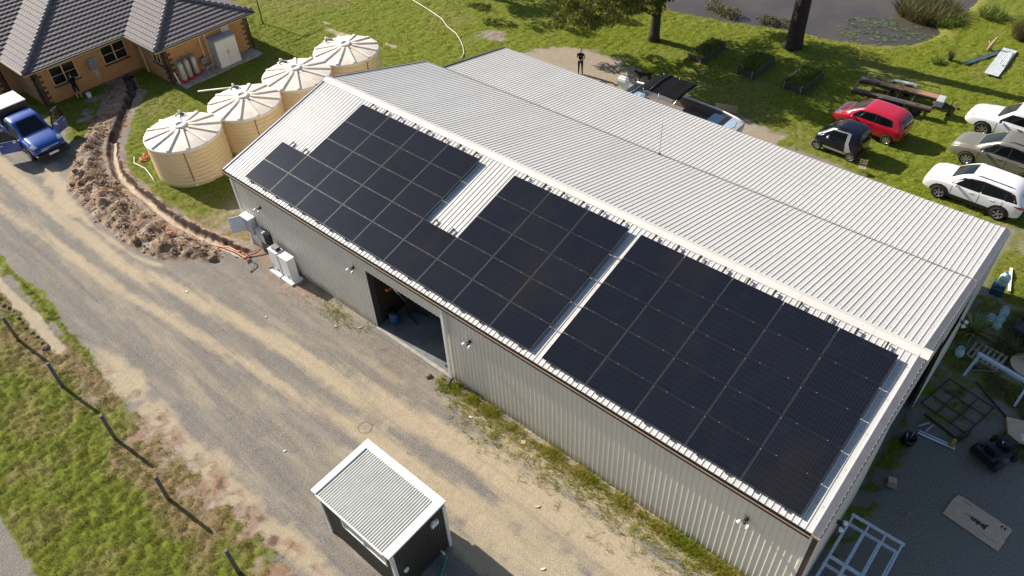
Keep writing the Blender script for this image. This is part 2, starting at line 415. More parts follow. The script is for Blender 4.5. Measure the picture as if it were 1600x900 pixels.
def ground_fields(X, Y):
    n1 = fbm(X*.9, Y*.9, 3); n2 = fbm(X*3.1, Y*3.1, 9); n3 = fbm(X*.25, Y*.25, 21)
    wob = (n1-.5)*1.0+(n2-.5)*.5
    z = np.zeros(X.shape); grass = np.zeros(X.shape); sand = np.zeros(X.shape); dirt = np.zeros(X.shape); dry = np.zeros(X.shape)
    # front verge: grass between the track and the lower road
    verge = sst(-8.55-Y+wob*.9, -.25, .5)*sst(Y+14.15+wob*.5, -.2, .4)
    grass = np.maximum(grass, verge)
    dry = np.maximum(dry, verge*(sst(Y+wob*1.5, -11.2, -8.8)*.5+.45*sst(fbm(X*.7, Y*.7, 111), .42, .62)))
    n4 = fbm(X*2.2, Y*2.2, 101)
    band = sst(Y+wob*.6, -10.2, -9.2)*sst(-7.9-Y+wob*.7, -.2, .5)*sst(X, -2, 2)
    dirt = np.maximum(dirt, band*sst(n4, .38, .62)*.85); grass = grass*(1-band*sst(n4, .44, .62)*.75)
    # sandy earth edge of the track
    sand = np.maximum(sand, sst(.8+wob*1.2-np.abs(Y+8.3), -.1, .7)*sst(X, -3, 1)*.85); grass *= 1-sst(.55+wob*1.2-np.abs(Y+8.35), 0, .5)*sst(X, -2, 1)*.7
    sand = np.maximum(sand, .8*sst(.36+wob*.3-dline(X, Y, [(-16, -9.2), (-8.3, -9.0), (-4.6, -9.0), (-2, -9.15)]), 0, .2))
    path = sst(.34+wob*.3-dline(X, Y, [(-16, -9.2), (-8.3, -9.02), (-4.6, -9.02), (-2, -9.15)]), 0, .2); grass *= 1-path
    grass = np.maximum(grass, sst(.36+wob*.6-dline(X, Y, [(-14, -8.2), (-4.8, -8.35), (-1, -8.65), (1, -9.0)]), 0, .3)*.95)
    # left lawn round the tanks and up to the house
    left = sst(sdf(X, Y, [(-60, 60), (-60, 14), (-24, 14), (-22, 5), (-19.2, 4.2), (-17.2, 2.4), (-15.2, .8), (-13.4, -.35), (-11.6, -.85), (-9, -1.0), (-6.3, -1.05), (-4, -.9), (-1.4, -.3), (-1.4, 12), (0, 17.2), (26, 17.2), (27, 14), (60, 14), (60, 90), (-60, 90)])+wob*.5, -.1, .5)
    thin = sst(n1*.6+n2*.4, .42, .58)
    gable = sst(6.8-np.abs(X+.5)+wob*2, 0, 3)*sst(4.5-Y+wob*2, 0, 3)*sst(X, -8, -5)*sst(Y+wob*1.2, -2.0, -.6)
    left = left*(1-gable*(.1+.55*(1-thin)))
    grass = np.maximum(grass, left); dry = np.maximum(dry, gable*.8*left)
    dirt = np.maximum(dirt, gable*.6)
    hn = sst(sdf(X, Y, [(-26, -1.2), (-17.2, -1.5), (-15.9, .2), (-17.6, 1.7), (-19.4, 3.2), (-21.5, 4.2), (-24, 3)])+wob, 0, .8)
    grass = np.maximum(grass, hn*sst(n1, .25, .45)); dirt = np.maximum(dirt, sst(sdf(X, Y, [(-26, -1.4), (-17, -1.6), (-14.5, -.4), (-16.5, 2.6), (-19, 6), (-24, 5)])+wob, 0, .8)*.75)
    # back lawn strip beside the lean-to
    gs = sst(22.35+wob*.9-Y, -.2, .5)*sst(Y, 16, 17)*sst(X, 12, 15)*sst(25.5-X, -.5, .5); grass *= 1-gs*.85; dirt = np.maximum(dirt, gs*.35)
    sb = sst(sdf(X, Y, SANDBACK)+wob*1.2, -.25, .35)
    grass *= 1-sb*.95; sand = np.maximum(sand, sb*.55); dirt = np.maximum(dirt, sb*.4)
    bare = sst(fbm(X*.55, Y*.55, 44), .62, .72)*sst(Y, 17, 20)*.6
    grass *= 1-bare*.6; dirt = np.maximum(dirt, bare*.35); dry = np.maximum(dry, sst(fbm(X*.3, Y*.3, 51), .45, .75)*.4*left)
    cg = sst(X, 20.5, 23)*sst(Y, 25, 27)*sst(33-Y+wob*3, 0, 2); grass *= 1-cg*.6*sst(n1, .4, .6)
    # right yard
    yard = sst(X, 25.2, 25.6)*sst(17.4-Y, 0, .6)
    grass *= 1-yard
    ygr = yard*np.maximum(sst(Y+wob*1.5, 8.2, 9.4)*sst(n1, .3, .6)*.75, sst(26.25-X+wob*.7, 0, .35)*sst(Y, 1.5, 2.5)*.75*sst(n2, .3, .6))
    grass = np.maximum(grass, ygr); dry = np.maximum(dry, ygr*.25)
    soil = yard*sst(Y+wob, 8.2, 9.6); dirt = np.maximum(dirt, soil*.25); grass = np.maximum(grass, soil*.55*sst(n2, .35, .6))
    rg = sst(X, 25.2, 26)*sst(Y, 17, 18)*sst(n1, .45, .6); dirt = np.maximum(dirt, rg*.4); grass *= 1-rg*.5
    # weeds by the shed wall thin over the gravel
    wd = sst(1.25+wob*1.2+Y, 0, 1.0)*sst(X, 11.3, 12.5)*sst(25.3-X, 0, .5)*sst(.1-Y, 0, .1)
    wd = np.maximum(wd, sst(.8+wob-np.hypot((X-5.6)/1.8, (Y+.75)/.55), 0, .6)); wd = np.maximum(wd, sst(.55+wob-np.hypot((X-1)/2.2, (Y+2)/.9), 0, .7)*.6)
    grass = np.maximum(grass, wd*sst(n2*.6+n1*.4, .45, .65)*.3); dry = np.maximum(dry, wd*.6)
    # sand tracks on the gravel
    road = sst(Y, -8.6, -7.8)*sst(.2-Y, 0, .3)
    st = fbm(X*.13, Y*2.4, 31); st2 = fbm(X*.22, Y*1.3, 37)
    for pl, w in SAND:
        d = dline(X, Y, pl); ww = w*(1+.05*np.clip(X-6, 0, 12))
        sand = np.maximum(sand, sst(ww+(st-.5)*.9+(n2-.5)*.35-d, -.25, .6)*.95*road)
    sand = np.maximum(sand, sst(st2*.75+n2*.25, .43, .66)*.75*road*sst(X, 6, 13)*sst(Y, -6.5, -5))
    sand = np.maximum(sand, sst(st2, .48, .72)*.4*road)
    sand = np.maximum(sand, sst(.9+wob-dline(X, Y, [(-15.6, -3.2), (-13.4, -3.75), (-10.5, -4.2)]), 0, .7)*.95)
    sand = np.maximum(sand, sst(.28+wob*.3-dline(X, Y, [(-13, -3.7), (-9, -4.25), (-7, -4.2), (-5, -4.1), (-3.4, -3.7)]), 0, .3)*.9)
    door = sst(3.2-np.hypot((X-9.5)/1.3, (Y+1)/.9)+wob*2, 0, 2.5)*sst(-Y, 0, .1); dirt = np.maximum(dirt, door*.38)
    apron = sst(3-np.hypot((X+.5)/1.5, (Y+1.6))+wob*2, 0, 2)*sst(-Y, -.5, .1); dirt = np.maximum(dirt, apron*.3)
    # spoil heap and trench
    hs = sdf(X, Y, HEAP)+wob*.5
    hm = sst(hs, -.1, .25)
    lump = fbm(X*2.3, Y*2.3, 61, 5); lump2 = fbm(X*6, Y*6, 71, 3)
    z = z+sst(hs, -.05, .85)*(.08+.30*sst(lump, .28, .75))*(1-.6*sst(-16-X, 0, 2))+hm*(lump2-.5)*.13
    dt = dline(X, Y, TRENCH)+wob*.08
    tr = sst(.24+.12*(n2-.5)-dt, 0, .12)
    z = z-tr*np.where(X > -15.5, .20+.16*n1, .45)
    north = sst(-.15-hs, 0, .3); rim = sst(.5-dt+wob*.55, 0, .2)*(1-tr)*north; cor = sst(1.0-dt+wob*1.5, 0, .5)*sst(-1.2-X, 0, 1); dirt = np.maximum(dirt, np.maximum(np.maximum(hm, rim*.9), cor*.95*(1-hm))); dirt = np.maximum(dirt, tr); DARK[0] = np.clip(soil*(.2+.3*sst(n1, .4, .6))+rim*sst(-.6-X, 0, .8)*(1-tr)*sst(.42-dt+(lump2-.5)*.7, 0, .12)+sst(.33-dt+(n2-.5)*.4, 0, .08)*north*.8*(1-tr)*sst(-.6-X, 0, .8), 0, 1); z = z+rim*(lump2-.3)*.22*sst(.5-dt, 0, .2)
    grass *= (1-hm)*(1-tr)*(1-rim*.75); sand *= (1-hm*.95)
    sand = np.where(tr > .5, np.where(X > -15.5, .95, .15), sand)
    # pond
    pd = sdf(X, Y, POND)+wob*.35
    z = z-sst(pd, -.5, 1.6)*1.1
    wet = sst(pd, .25, .5); grass *= 1-wet; dirt = np.maximum(dirt, wet)
    dry = np.maximum(dry, sst(pd, -1.8, -.3)*.35*(1-wet))
    # lawn humps
    hump = (fbm(X*1.6, Y*1.6, 81)-.5)*.09+(fbm(X*5.5, Y*5.5, 83, 2)-.5)*.13
    z = z+hump*grass*(1-sst(np.abs(X-12)-15.0, -1, 0)*0)
    z = z+(fbm(X*4, Y*4, 91, 3)-.5)*.025*(1-grass)
    inside = (X > -1.9) & (X < 25.9) & (Y > -.35) & (Y < 17.4); z = np.where(inside, np.minimum(z, 0), z)
    # pale scours in the lawn
    pale = sst(.9-np.hypot((X+15.3)/2.6, (Y-16.9)/.5)+wob, 0, .5)+sst(.8-np.hypot((X+11.4)/1.5, (Y-17.8)/.45)+wob, 0, .5)+sst(.8-np.hypot((X+17.6)/1.3, (Y-17.5)/.3)+wob, 0, .5)
    pale = np.clip(pale, 0, 1); sand = np.maximum(sand, pale*.8); grass *= 1-pale*.8
    p2 = sst(.9-np.hypot((X+6.6)/1.6, (Y-23)/.9)+wob*1.4, 0, .6); dirt = np.maximum(dirt, p2*.5); sand = np.maximum(sand, p2*.35); grass *= 1-p2*.7
    return z, np.clip(grass, 0, 1), np.clip(sand, 0, 1), np.clip(dirt, 0, 1), np.clip(dry, 0, 1), hm

gx = grid_axis([(-700, -100, 100), (-100, -48, 6), (-48, -25, .3), (-25, 32, .11), (32, 50, 1.5), (50, 100, 10), (100, 700, 100)])
gy = grid_axis([(-700, -100, 100), (-100, -20, 8), (-20, -16, .5), (-16, 6.5, .11), (6.5, 17, .25), (17, 40, .15), (40, 62, .4), (62, 100, 4), (100, 700, 100)])
X, Y = np.meshgrid(gx, gy); 
Z, GR, SA, DI, DR, HM = ground_fields(X, Y)
def make_ground():
    nx, ny = len(gx), len(gy)
    V = np.stack([X, Y, Z], -1).reshape(-1, 3)
    i = np.arange(nx-1)[None, :]+np.arange(ny-1)[:, None]*nx
    F = np.stack([i, i+1, i+1+nx, i+nx], -1).reshape(-1, 4)
    o = mesh_np('ground', V, F, ground_mat(), smooth=True)
    a = o.data.color_attributes.new('zones', 'FLOAT_COLOR', 'POINT')
    a.data.foreach_set('color', np.stack([GR, SA, DI, DR], -1).astype(np.float32).ravel())
    a2 = o.data.attributes.new('topsoil', 'FLOAT', 'POINT'); a2.data.foreach_set('value', DARK[0].astype(np.float32).ravel())
    o['kind'] = 'structure'
def ground_mat():
    m, nt, b = new_mat('ground'); b.inputs['Roughness'].default_value = .95; b.inputs['Specular IOR Level'].default_value = .2
    tc = nt.nodes.new('ShaderNodeTexCoord').outputs['Object']
    at = N(nt, 'ShaderNodeAttribute', attribute_name='zones')
    sp = nt.nodes.new('ShaderNodeSeparateColor'); L(nt, at.outputs['Color'], sp.inputs[0])
    g, s, d, dr = sp.outputs[0], sp.outputs[1], sp.outputs[2], at.outputs['Alpha']
    fine = noise(nt, 26, 4, .75, tc); mid = noise(nt, 5, 5, .65, tc); big = noise(nt, .9, 5, .6, tc)
    streak = noise(nt, 1.0, 6, .68, tc, (.24, 1.7, 1))
    grain = noise(nt, 22, 4, .85, tc); tyre = noise(nt, 1.0, 5, .68, tc, (.14, 4.2, 1))
    pxy = nt.nodes.new('ShaderNodeSeparateXYZ'); L(nt, tc, pxy.inputs[0]); rmask = math_n(nt, 'MULTIPLY', ramp(nt, pxy.outputs[1], .3, -.3), ramp(nt, pxy.outputs[1], -9.5, -8.5))
    tyre = math_n(nt, 'MULTIPLY', tyre, rmask); streak = math_n(nt, 'ADD', .5, math_n(nt, 'MULTIPLY', math_n(nt, 'SUBTRACT', streak, .5), rmask))
    gravel = mix(nt, ramp(nt, grain, .40, .60), (.115, .105, .094), (.315, .29, .255))
    gravel = mix(nt, math_n(nt, 'MULTIPLY', ramp(nt, tyre, .5, .68), .36), gravel, (.115, .11, .105))
    gravel = mix(nt, math_n(nt, 'MULTIPLY', ramp(nt, mid, .4, .7), .5), gravel, (.205, .18, .148))
    gravel = mix(nt, math_n(nt, 'MULTIPLY', ramp(nt, streak, .42, .68), .55), gravel, (.33, .295, .235))
    gravel = mix(nt, math_n(nt, 'MULTIPLY', ramp(nt, big, .5, .75), .4), gravel, (.25, .205, .16))
    sandc = mix(nt, ramp(nt, grain, .38, .62), (.37, .30, .20), (.54, .45, .315))
    sandc = mix(nt, math_n(nt, 'MULTIPLY', ramp(nt, mid, .45, .75), .5), sandc, (.33, .265, .19))
    sandc = mix(nt, math_n(nt, 'MULTIPLY', ramp(nt, tyre, .5, .7), .4), sandc, (.25, .21, .165))
    dirtc = mix(nt, ramp(nt, mid, .3, .7), (.20, .14, .095), (.37, .275, .195))
    dirtc = mix(nt, ramp(nt, fine, .45, .75), dirtc, (.36, .28, .22))
    patch = noise(nt, 1.7, 4, .6, tc)
    dirtc = mix(nt, math_n(nt, 'MULTIPLY', ramp(nt, patch, .52, .64), .75), dirtc, (.40, .345, .28))
    dirtc = mix(nt, math_n(nt, 'MULTIPLY', ramp(nt, big, .5, .66), .7), dirtc, (.33, .18, .105))
    dirtc = mix(nt, math_n(nt, 'MULTIPLY', ramp(nt, patch, .48, .36), .75), dirtc, (.085, .055, .04))
    gr = mix(nt, ramp(nt, mid, .3, .7), (.09, .115, .010), (.19, .235, .014))
    gr = mix(nt, ramp(nt, fine, .45, .7), gr, (.17, .14, .05))
    dry = mix(nt, ramp(nt, fine, .3, .7), (.15, .10, .055), (.36, .27, .145))
    def mask(src, k=.55, lo=.28, hi=.68):
        a = math_n(nt, 'ADD', src, math_n(nt, 'MULTIPLY', math_n(nt, 'SUBTRACT', fine, .5), k))
        a = math_n(nt, 'ADD', a, math_n(nt, 'MULTIPLY', math_n(nt, 'SUBTRACT', mid, .5), k))
        return ramp(nt, a, lo, hi)
    sm = math_n(nt, 'ADD', s, math_n(nt, 'MULTIPLY', math_n(nt, 'SUBTRACT', streak, .5), .8))
    c = mix(nt, math_n(nt, 'MULTIPLY', mask(sm, .5, .1, .95), .95), gravel, sandc)
    c = mix(nt, mask(d, .7, .2, .9), c, dirtc)
    grc = mix(nt, mask(dr, .9, .2, .8), gr, dry)
    c = mix(nt, mask(g, .8), c, grc)
    sandindirt = math_n(nt, 'MULTIPLY', ramp(nt, s, .87, .94), ramp(nt, d, .6, .9))
    c = mix(nt, math_n(nt, 'MULTIPLY', sandindirt, .9), c, (.56, .45, .34))
    ts = N(nt, 'ShaderNodeAttribute', attribute_name='topsoil')
    c = mix(nt, mask(ts.outputs['Fac'], .7, .25, .6), c, (.055, .036, .026))
    L(nt, c, b.inputs['Base Color'])
    bn = N(nt, 'ShaderNodeBump', Strength=.7, Distance=.05)
    h = math_n(nt, 'ADD', fine, math_n(nt, 'MULTIPLY', mid, .8)); L(nt, h, bn.inputs['Height']); L(nt, bn.outputs[0], b.inputs['Normal'])
    return m
make_ground()
def look(x, y):
    i = np.clip(np.searchsorted(gx, x)-1, 0, len(gx)-2); j = np.clip(np.searchsorted(gy, y)-1, 0, len(gy)-2)
    return j, i
def gz(x, y):
    j, i = look(np.array([x]), np.array([y])); return float(Z[j, i][0])

w = MB(); w.v = [(x, y, -.22) for x, y in [(-30, 30), (25, 30), (25, 76), (-30, 76)]]; w.f = [(0, 1, 2, 3)]; w.sm = [False]
pw = w.build('pond_water', M['water']); pw['kind'] = 'structure'

# ------------------------------------------------------------------ grass
def tufts(px, py, pz, blades, ln, wd, tilt, dry, seed):
    r = np.random.default_rng(seed); n = len(px); T = n*blades
    bx = np.repeat(px, blades)+r.normal(0, .035, T)*np.repeat(ln, blades)/.08; by = np.repeat(py, blades)+r.normal(0, .035, T)*np.repeat(ln, blades)/.08; bz = np.repeat(pz, blades)-.01
    az = r.uniform(0, 2*PI, T); ti = r.uniform(tilt[0], tilt[1], T); l = np.repeat(ln, blades)*r.uniform(.6, 1.3, T); ww = np.repeat(wd, blades)*.5
    dx, dy = np.cos(az), np.sin(az)
    a = np.stack([bx-dy*ww, by+dx*ww, bz], 1); b = np.stack([bx+dy*ww, by-dx*ww, bz], 1)
    c = np.stack([bx+dx*l*np.sin(ti), by+dy*l*np.sin(ti), bz+l*np.cos(ti)], 1)
    V = np.stack([a, b, c], 1).reshape(-1, 3); F = np.arange(T*3).reshape(-1, 3)
    t = np.repeat(np.clip(np.repeat(dry, blades)+r.normal(0, .18, T), 0, 1), 3)
    return V, F, t
def grass_zone(name, x0, x1, y0, y1, n, ln, wd, mat, blades=5, gmin=.35, seed=1, tilt=(.3, 1.2), patch=0):
    r = np.random.default_rng(seed)
    x = r.uniform(x0, x1, n); y = r.uniform(y0, y1, n); j, i = look(x, y)
    g = GR[j, i]; k = (g > r.uniform(gmin, 1, n)*.9)
    if patch: k &= (fbm(x*1.3, y*1.3, 131) > patch)
    x, y = x[k], y[k]; j, i = j[k], i[k]
    clump = .2+1.6*fbm(x*4.2, y*4.2, 121)
    l = r.uniform(ln[0], ln[1], len(x))*clump
    V, F, t = tufts(x, y, Z[j, i], blades, l, np.full(len(x), wd), tilt, DR[j, i]*.75+(fbm(x*.5, y*.5, 123)-.5)*.8+(fbm(x*3, y*3, 125)-.5)*.5, seed+1)
    o = mesh_np(name, V, F, mat, tint=t); o['kind'] = 'stuff'; return o
grass_zone('verge_grass', -9, 15, -14.6, -8.2, 98000, (.035, .085), .011, M['verge'], 5, seed=5, tilt=(.5, 1.4))
grass_zone('tank_lawn_grass', -24, -1.2, -1.6, 15, 56000, (.05, .11), .018, M['grass'], 4, seed=6, tilt=(.6, 1.4))
grass_zone('field_grass', -40, 1, 13, 46, 60000, (.07, .14), .03, M['lawn'], 4, seed=7, tilt=(.7, 1.45))
grass_zone('back_lawn_grass', -3, 26, 17.2, 46, 72000, (.06, .13), .026, M['lawn'], 4, seed=8, tilt=(.7, 1.45))
grass_zone('yard_grass', 25.4, 31, 1.5, 20, 9000, (.06, .16), .016, M['grass'], 5, seed=9)
def weeds():
    r = np.random.default_rng(40); n = 3000
    x = np.concatenate([r.uniform(11.4, 25.2, n), r.normal(11.85, .3, 80), r.normal(5.4, .8, 90), r.uniform(12.5, 25.2, 1500)])
    y = np.concatenate([-.12-np.abs(r.normal(0, .16, n))-.02, -.42-np.abs(r.normal(0, .22, 80)), -.55+r.normal(0, .22, 90), -.25-np.abs(r.normal(0, .6, 1500))])
    k = (fbm(x*2.4, y*1.2, 141) > .49) | (np.arange(len(x)) >= n)
    x, y = x[k], y[k]; l = r.uniform(.08, .24, len(x))*np.where(y > -.35, 1.15, .75)
    dry = np.clip((fbm(x*.9, y*.9, 143)-.3)*1.6, 0, 1)
    V, F, t = tufts(x, y, np.zeros(len(x)), 9, l, np.full(len(x), .02), (.15, 1.1), dry, 41)
    o = mesh_np('wall_weeds', V, F, M['weed'], tint=t); o['kind'] = 'stuff'
weeds()
def clods():
    r = np.random.default_rng(50)
    ph = (1+5**.5)/2
    iv = np.array([(-1, ph, 0), (1, ph, 0), (-1, -ph, 0), (1, -ph, 0), (0, -1, ph), (0, 1, ph), (0, -1, -ph), (0, 1, -ph), (ph, 0, -1), (ph, 0, 1), (-ph, 0, -1), (-ph, 0, 1)])/1.9
    fi = np.array([(0, 11, 5), (0, 5, 1), (0, 1, 7), (0, 7, 10), (0, 10, 11), (1, 5, 9), (5, 11, 4), (11, 10, 2), (10, 7, 6), (7, 1, 8), (3, 9, 4), (3, 4, 2), (3, 2, 6), (3, 6, 8), (3, 8, 9), (4, 9, 5), (2, 4, 11), (6, 2, 10), (8, 6, 7), (9, 8, 1)])
    n = 42000; x = r.uniform(-22, -1, n); y = r.uniform(-4.6, 4.5, n); j, i = look(x, y)
    k = (HM[j, i] > r.uniform(.1, 1, n)) & (fbm(x*1.5, y*1.5, 151) > r.uniform(.3, .62, n)); x, y = x[k], y[k]; j, i = j[k], i[k]
    s = np.exp(r.normal(-3.95, .6, len(x)))
    V = iv[None]*(s[:, None, None])*r.uniform(.6, 1.4, (len(x), 12, 1))*np.array([1, 1, .7])
    V = V+np.stack([x, y, Z[j, i]+s*.25], 1)[:, None, :]
    F = fi[None]+(np.arange(len(x))*12)[:, None, None]
    m, nt, b = new_mat('soil_clod'); b.inputs['Roughness'].default_value = 1
    at = N(nt, 'ShaderNodeAttribute', attribute_name='tint')
    rp = nt.nodes.new('ShaderNodeValToRGB'); L(nt, at.outputs['Fac'], rp.inputs[0])
    cr = rp.color_ramp; cr.elements[0].color = (.15, .095, .06, 1); cr.elements[1].color = (.54, .45, .35, 1)
    e = cr.elements.new(.45); e.color = (.30, .205, .135, 1); e = cr.elements.new(.7); e.color = (.38, .24, .15, 1)
    L(nt, rp.outputs[0], b.inputs['Base Color'])
    o = mesh_np('soil_clods', V.reshape(-1, 3), F.reshape(-1, 3), m, tint=np.repeat(np.clip(r.beta(1.6, 2, len(x))*.6+(fbm(x*1.6, y*1.6, 171)-.3)*.9, 0, 1), 12)); o['kind'] = 'stuff'
clods()

# ------------------------------------------------------------------ machinery shed
RX0, RX1 = -1.45, 25.5
EZ, RY, RZ = 4.2, 5.97, 5.87          # eave height, ridge
SL = (RZ-EZ)/(RY+.15)
shed = thing('machinery_shed', 'long pale metal shed with ribbed roof, open doorway and lean-to at its back', 'shed')
def rib_profile(x0, x1, pitch=.19, h=.0185, top=.022, foot=.066, off=0):
    p = []; x = x0
    n = int(round((x1-x0)/pitch)); pt = (x1-x0)/n
    for i in range(n):
        a = x0+i*pt
        p += [(a, 0), (a+pt-foot-top*0, 0), (a+pt-foot/2-top/2, h), (a+pt-foot/2+top/2, h)]
    p.append((x1, 0)); return p
def sheet(prof, fn):
    """prof [(u,h)], fn(u,h,t) -> point for t in 0,1"""
    vs = [fn(u, h, 0) for u, h in prof]+[fn(u, h, 1) for u, h in prof]; n = len(prof)
    return MB().add(vs, [(i, i+1, n+i+1, n+i) for i in range(n-1)])
nrm = Vector((0, -SL, 1)).normalized(); nrb = Vector((0, SL, 1)).normalized()
def slope_front(u, h, t): y = -.17+t*(RY+.17); return Vector((u, y, EZ+(y+.15)*SL))+nrm*h
def slope_back(u, h, t): y = RY+t*6.12; return Vector((u, y, RZ-(y-RY)*SL))+nrb*h
LX0 = -.42; LY0, LY1, LZ0, LZ1 = 12.02, 17.0, 4.13, 3.32
nrl = Vector((0, (LZ0-LZ1)/(LY1-LY0), 1)).normalized()
def slope_lean(u, h, t): return Vector((u, LY0+t*(LY1-LY0), LZ0+t*(LZ1-LZ0)))+nrl*h
roofprof = rib_profile(RX0+.06, RX1-.22)
sheet(roofprof, slope_front).build('front_roof_slope', M['roof'], shed)
sheet(roofprof, slope_back).build('back_roof_slope', M['roof'], shed)
sheet(rib_profile(LX0+.05, RX1-.22), slope_lean).build('lean_to_roof', M['roof'], shed)
rc = MB()
for s in (-1, 1):
    y0, y1 = RY+s*.22, RY+s*.015
    z0, z1 = RZ-.22*SL+.035, RZ+.045
    rc.add([(RX0-.03, y0, z0), (RX1+.03, y0, z0), (RX1+.03, y1, z1), (RX0-.03, y1, z1), (RX0-.03, y0, z0-.03), (RX1+.03, y0, z0-.03)], [(0, 1, 2, 3), (4, 5, 1, 0)])
rc.add([(RX0-.03, RY-.015, RZ+.045), (RX1+.03, RY-.015, RZ+.045), (RX1+.03, RY+.015, RZ+.045), (RX0-.03, RY+.015, RZ+.045)], [(0, 1, 2, 3)])
rc.build('ridge_cap', M['cap'], shed)
def barge(name, pts, xin, xout, drop, mat, hang=.16):
    b = MB()
    for (y0, z0), (y1, z1) in zip(pts[:-1], pts[1:]):
        b.add([(xin, y0, z0+.045), (xout, y0, z0+.045-drop), (xout, y1, z1+.045-drop), (xin, y1, z1+.045),
               (xout, y0, z0-hang), (xout, y1, z1-hang), (xin, y0, z0+.01), (xin, y1, z1+.01)], [(0, 1, 2, 3), (1, 4, 5, 2), (6, 0, 3, 7)])
    return b.build(name, mat, shed)
FR = [(-.18, EZ-.03*SL), (RY, RZ)]; BK = [(RY, RZ), (12.09, RZ-6.12*SL)]; LN = [(LY0+.07, LZ0), (LY1, LZ1)]
barge('barge_flashing', FR+BK[1:], RX1-.23, RX1, .10, M['barge'])
barge('barge_flashing', LN, RX1-.23, RX1, .10, M['barge'])
barge('barge_flashing', FR+BK[1:], RX0+.07, RX0-.03, .012, M['barge'])
barge('barge_edge', FR+BK[1:], RX0-.03, RX0-.06, .012, M['bargedark'])
barge('barge_flashing', LN, LX0+.06, LX0-.03, .012, M['bargedark'])
MB().b2(LX0-.1, RX1-.05, 12.06, 12.16, LZ0-.02, LZ0+.075).build('joint_flashing', M['joint'], shed)
# gutter along the front eave: dark channel with a tan lip
g_ = MB(); g_.b2(RX0, RX1-.25, -.27, -.10, EZ-.16, EZ-.15).b2(RX0, RX1-.25, -.262, -.258, EZ-.15, EZ-.06)
g_.build('gutter', M['gutter'], shed)
MB().b2(RX0, RX1-.25, -.275, -.255, EZ-.06, EZ-.045).build('gutter_lip', M['tan'], shed)
MB().b2(RX1-.24, RX1+.01, -.2, -.17, EZ-.1, EZ-.02).build('barge_end', M['tan'], shed)
# walls
WX0, WX1 = -1.38, 25.24
def vwall(x0, x1, z0, z1, y, sgn=-1): return sheet(rib_profile(x0, x1, .19, .022, .025, .055), lambda u, h, t: Vector((u, y+sgn*h, z0+t*(z1-z0))))
DX0, DX1, DZ = 7.38, 11.66, 3.15
fw = MB()
for a in (vwall(WX0, DX0, 0, 4.14, 0), vwall(DX0, DX1, DZ, 4.14, 0), vwall(DX1, WX1, 0, 4.14, 0)): fw.add(a.v, a.f)
fw.build('front_wall', M['wallsheet'], shed)
def gwall(x, y0, y1, zf, hole=None, sgn=1):
    b = MB(); pr = rib_profile(y0, y1, .19, .022, .025, .055)
    lo = [Vector((x+sgn*h, u, hole[2] if hole and hole[0] < u < hole[1] else 0)) for u, h in pr]; hi = [Vector((x+sgn*h, u, zf(u))) for u, h in pr]
    n = len(pr); b.add(lo+hi, [(i, i+1, n+i+1, n+i) for i in range(n-1)]); return b
def zmain(y): return (EZ+(y+.15)*SL if y < RY else RZ-(y-RY)*SL)-.03
def zlean(y): return LZ0+(y-LY0)/(LY1-LY0)*(LZ1-LZ0)-.03
gwall(WX0, 0, 12.0, zmain, None, -1).build('gable_wall', M['wallsheet'], shed)
gwall(RX1-.04, -.16, 12.0, zmain, (4.6, 9.6, 3.9)).build('gable_wall', M['wallsheet'], shed)
gwall(LX0+.05, 12.0, LY1-.1, zlean, None, -1).build('lean_to_end_wall', M['wallsheet'], shed)
gwall(RX1-.04, 12.0, LY1-.1, zlean).build('lean_to_end_wall', M['wallsheet'], shed)
sheet(rib_profile(LX0+.05, RX1-.04), lambda u, h, t: Vector((u, LY1-.12+h, t*(LZ1-.01)))).build('back_wall', M['wallsheet'], shed)
MB().b2(WX1+.07, RX1-.045, -.10, -.06, 0, EZ-.1).build('corner_post', M['brownsteel'], shed)
MB().b2(WX1, WX1+.07, -.06, .02, 0, EZ-.12).build('corner_trim', M['whitetrim'], shed)
MB().b2(WX0-.05, WX0+.06, -.05, .0, 0, EZ-.12).build('corner_trim', M['whitetrim'], shed)
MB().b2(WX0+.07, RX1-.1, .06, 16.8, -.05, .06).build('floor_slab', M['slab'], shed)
MB().b2(DX0-.02, DX1+.02, -.10, .055, -.05, .05).build('threshold', M['concrete'], shed)
MB().b2(DX0-.06, DX0-.003, .03, .28, 0, DZ).build('door_jamb', M['darkgrey'], shed); MB().b2(DX1+.003, DX1+.06, .03, .28, 0, DZ).build('door_jamb', M['darkgrey'], shed)
MB().b2(DX1+.05, DX1+.17, -.21, -.09, .25, EZ-.17).build('downpipe', M['whitetrim'], shed)
MB().tube([(DX1+.11, -.15, .28), (DX1+.12, -.2, .12), (DX1+.2, -.42, .05)], .06, 10).build('downpipe_outlet', M['timber'], shed)
dd = MB()
pr = rib_profile(9.3, 12.8, .19, .022, .025, .055); lo = [Vector((RX1+.06+h, u, .05)) for u, h in pr]; hi = [Vector((RX1+.06+h, u, 3.3)) for u, h in pr]
dd.add(lo+hi, [(i, i+1, len(pr)+i+1, len(pr)+i) for i in range(len(pr)-1)]); dd.build('sliding_door', M['wallsheet'], shed)
il = MB(); il.b2(7.30, 7.37, .3, 11.8, .06, 4.1); il.build('inner_partition', M['brownsteel'], shed)

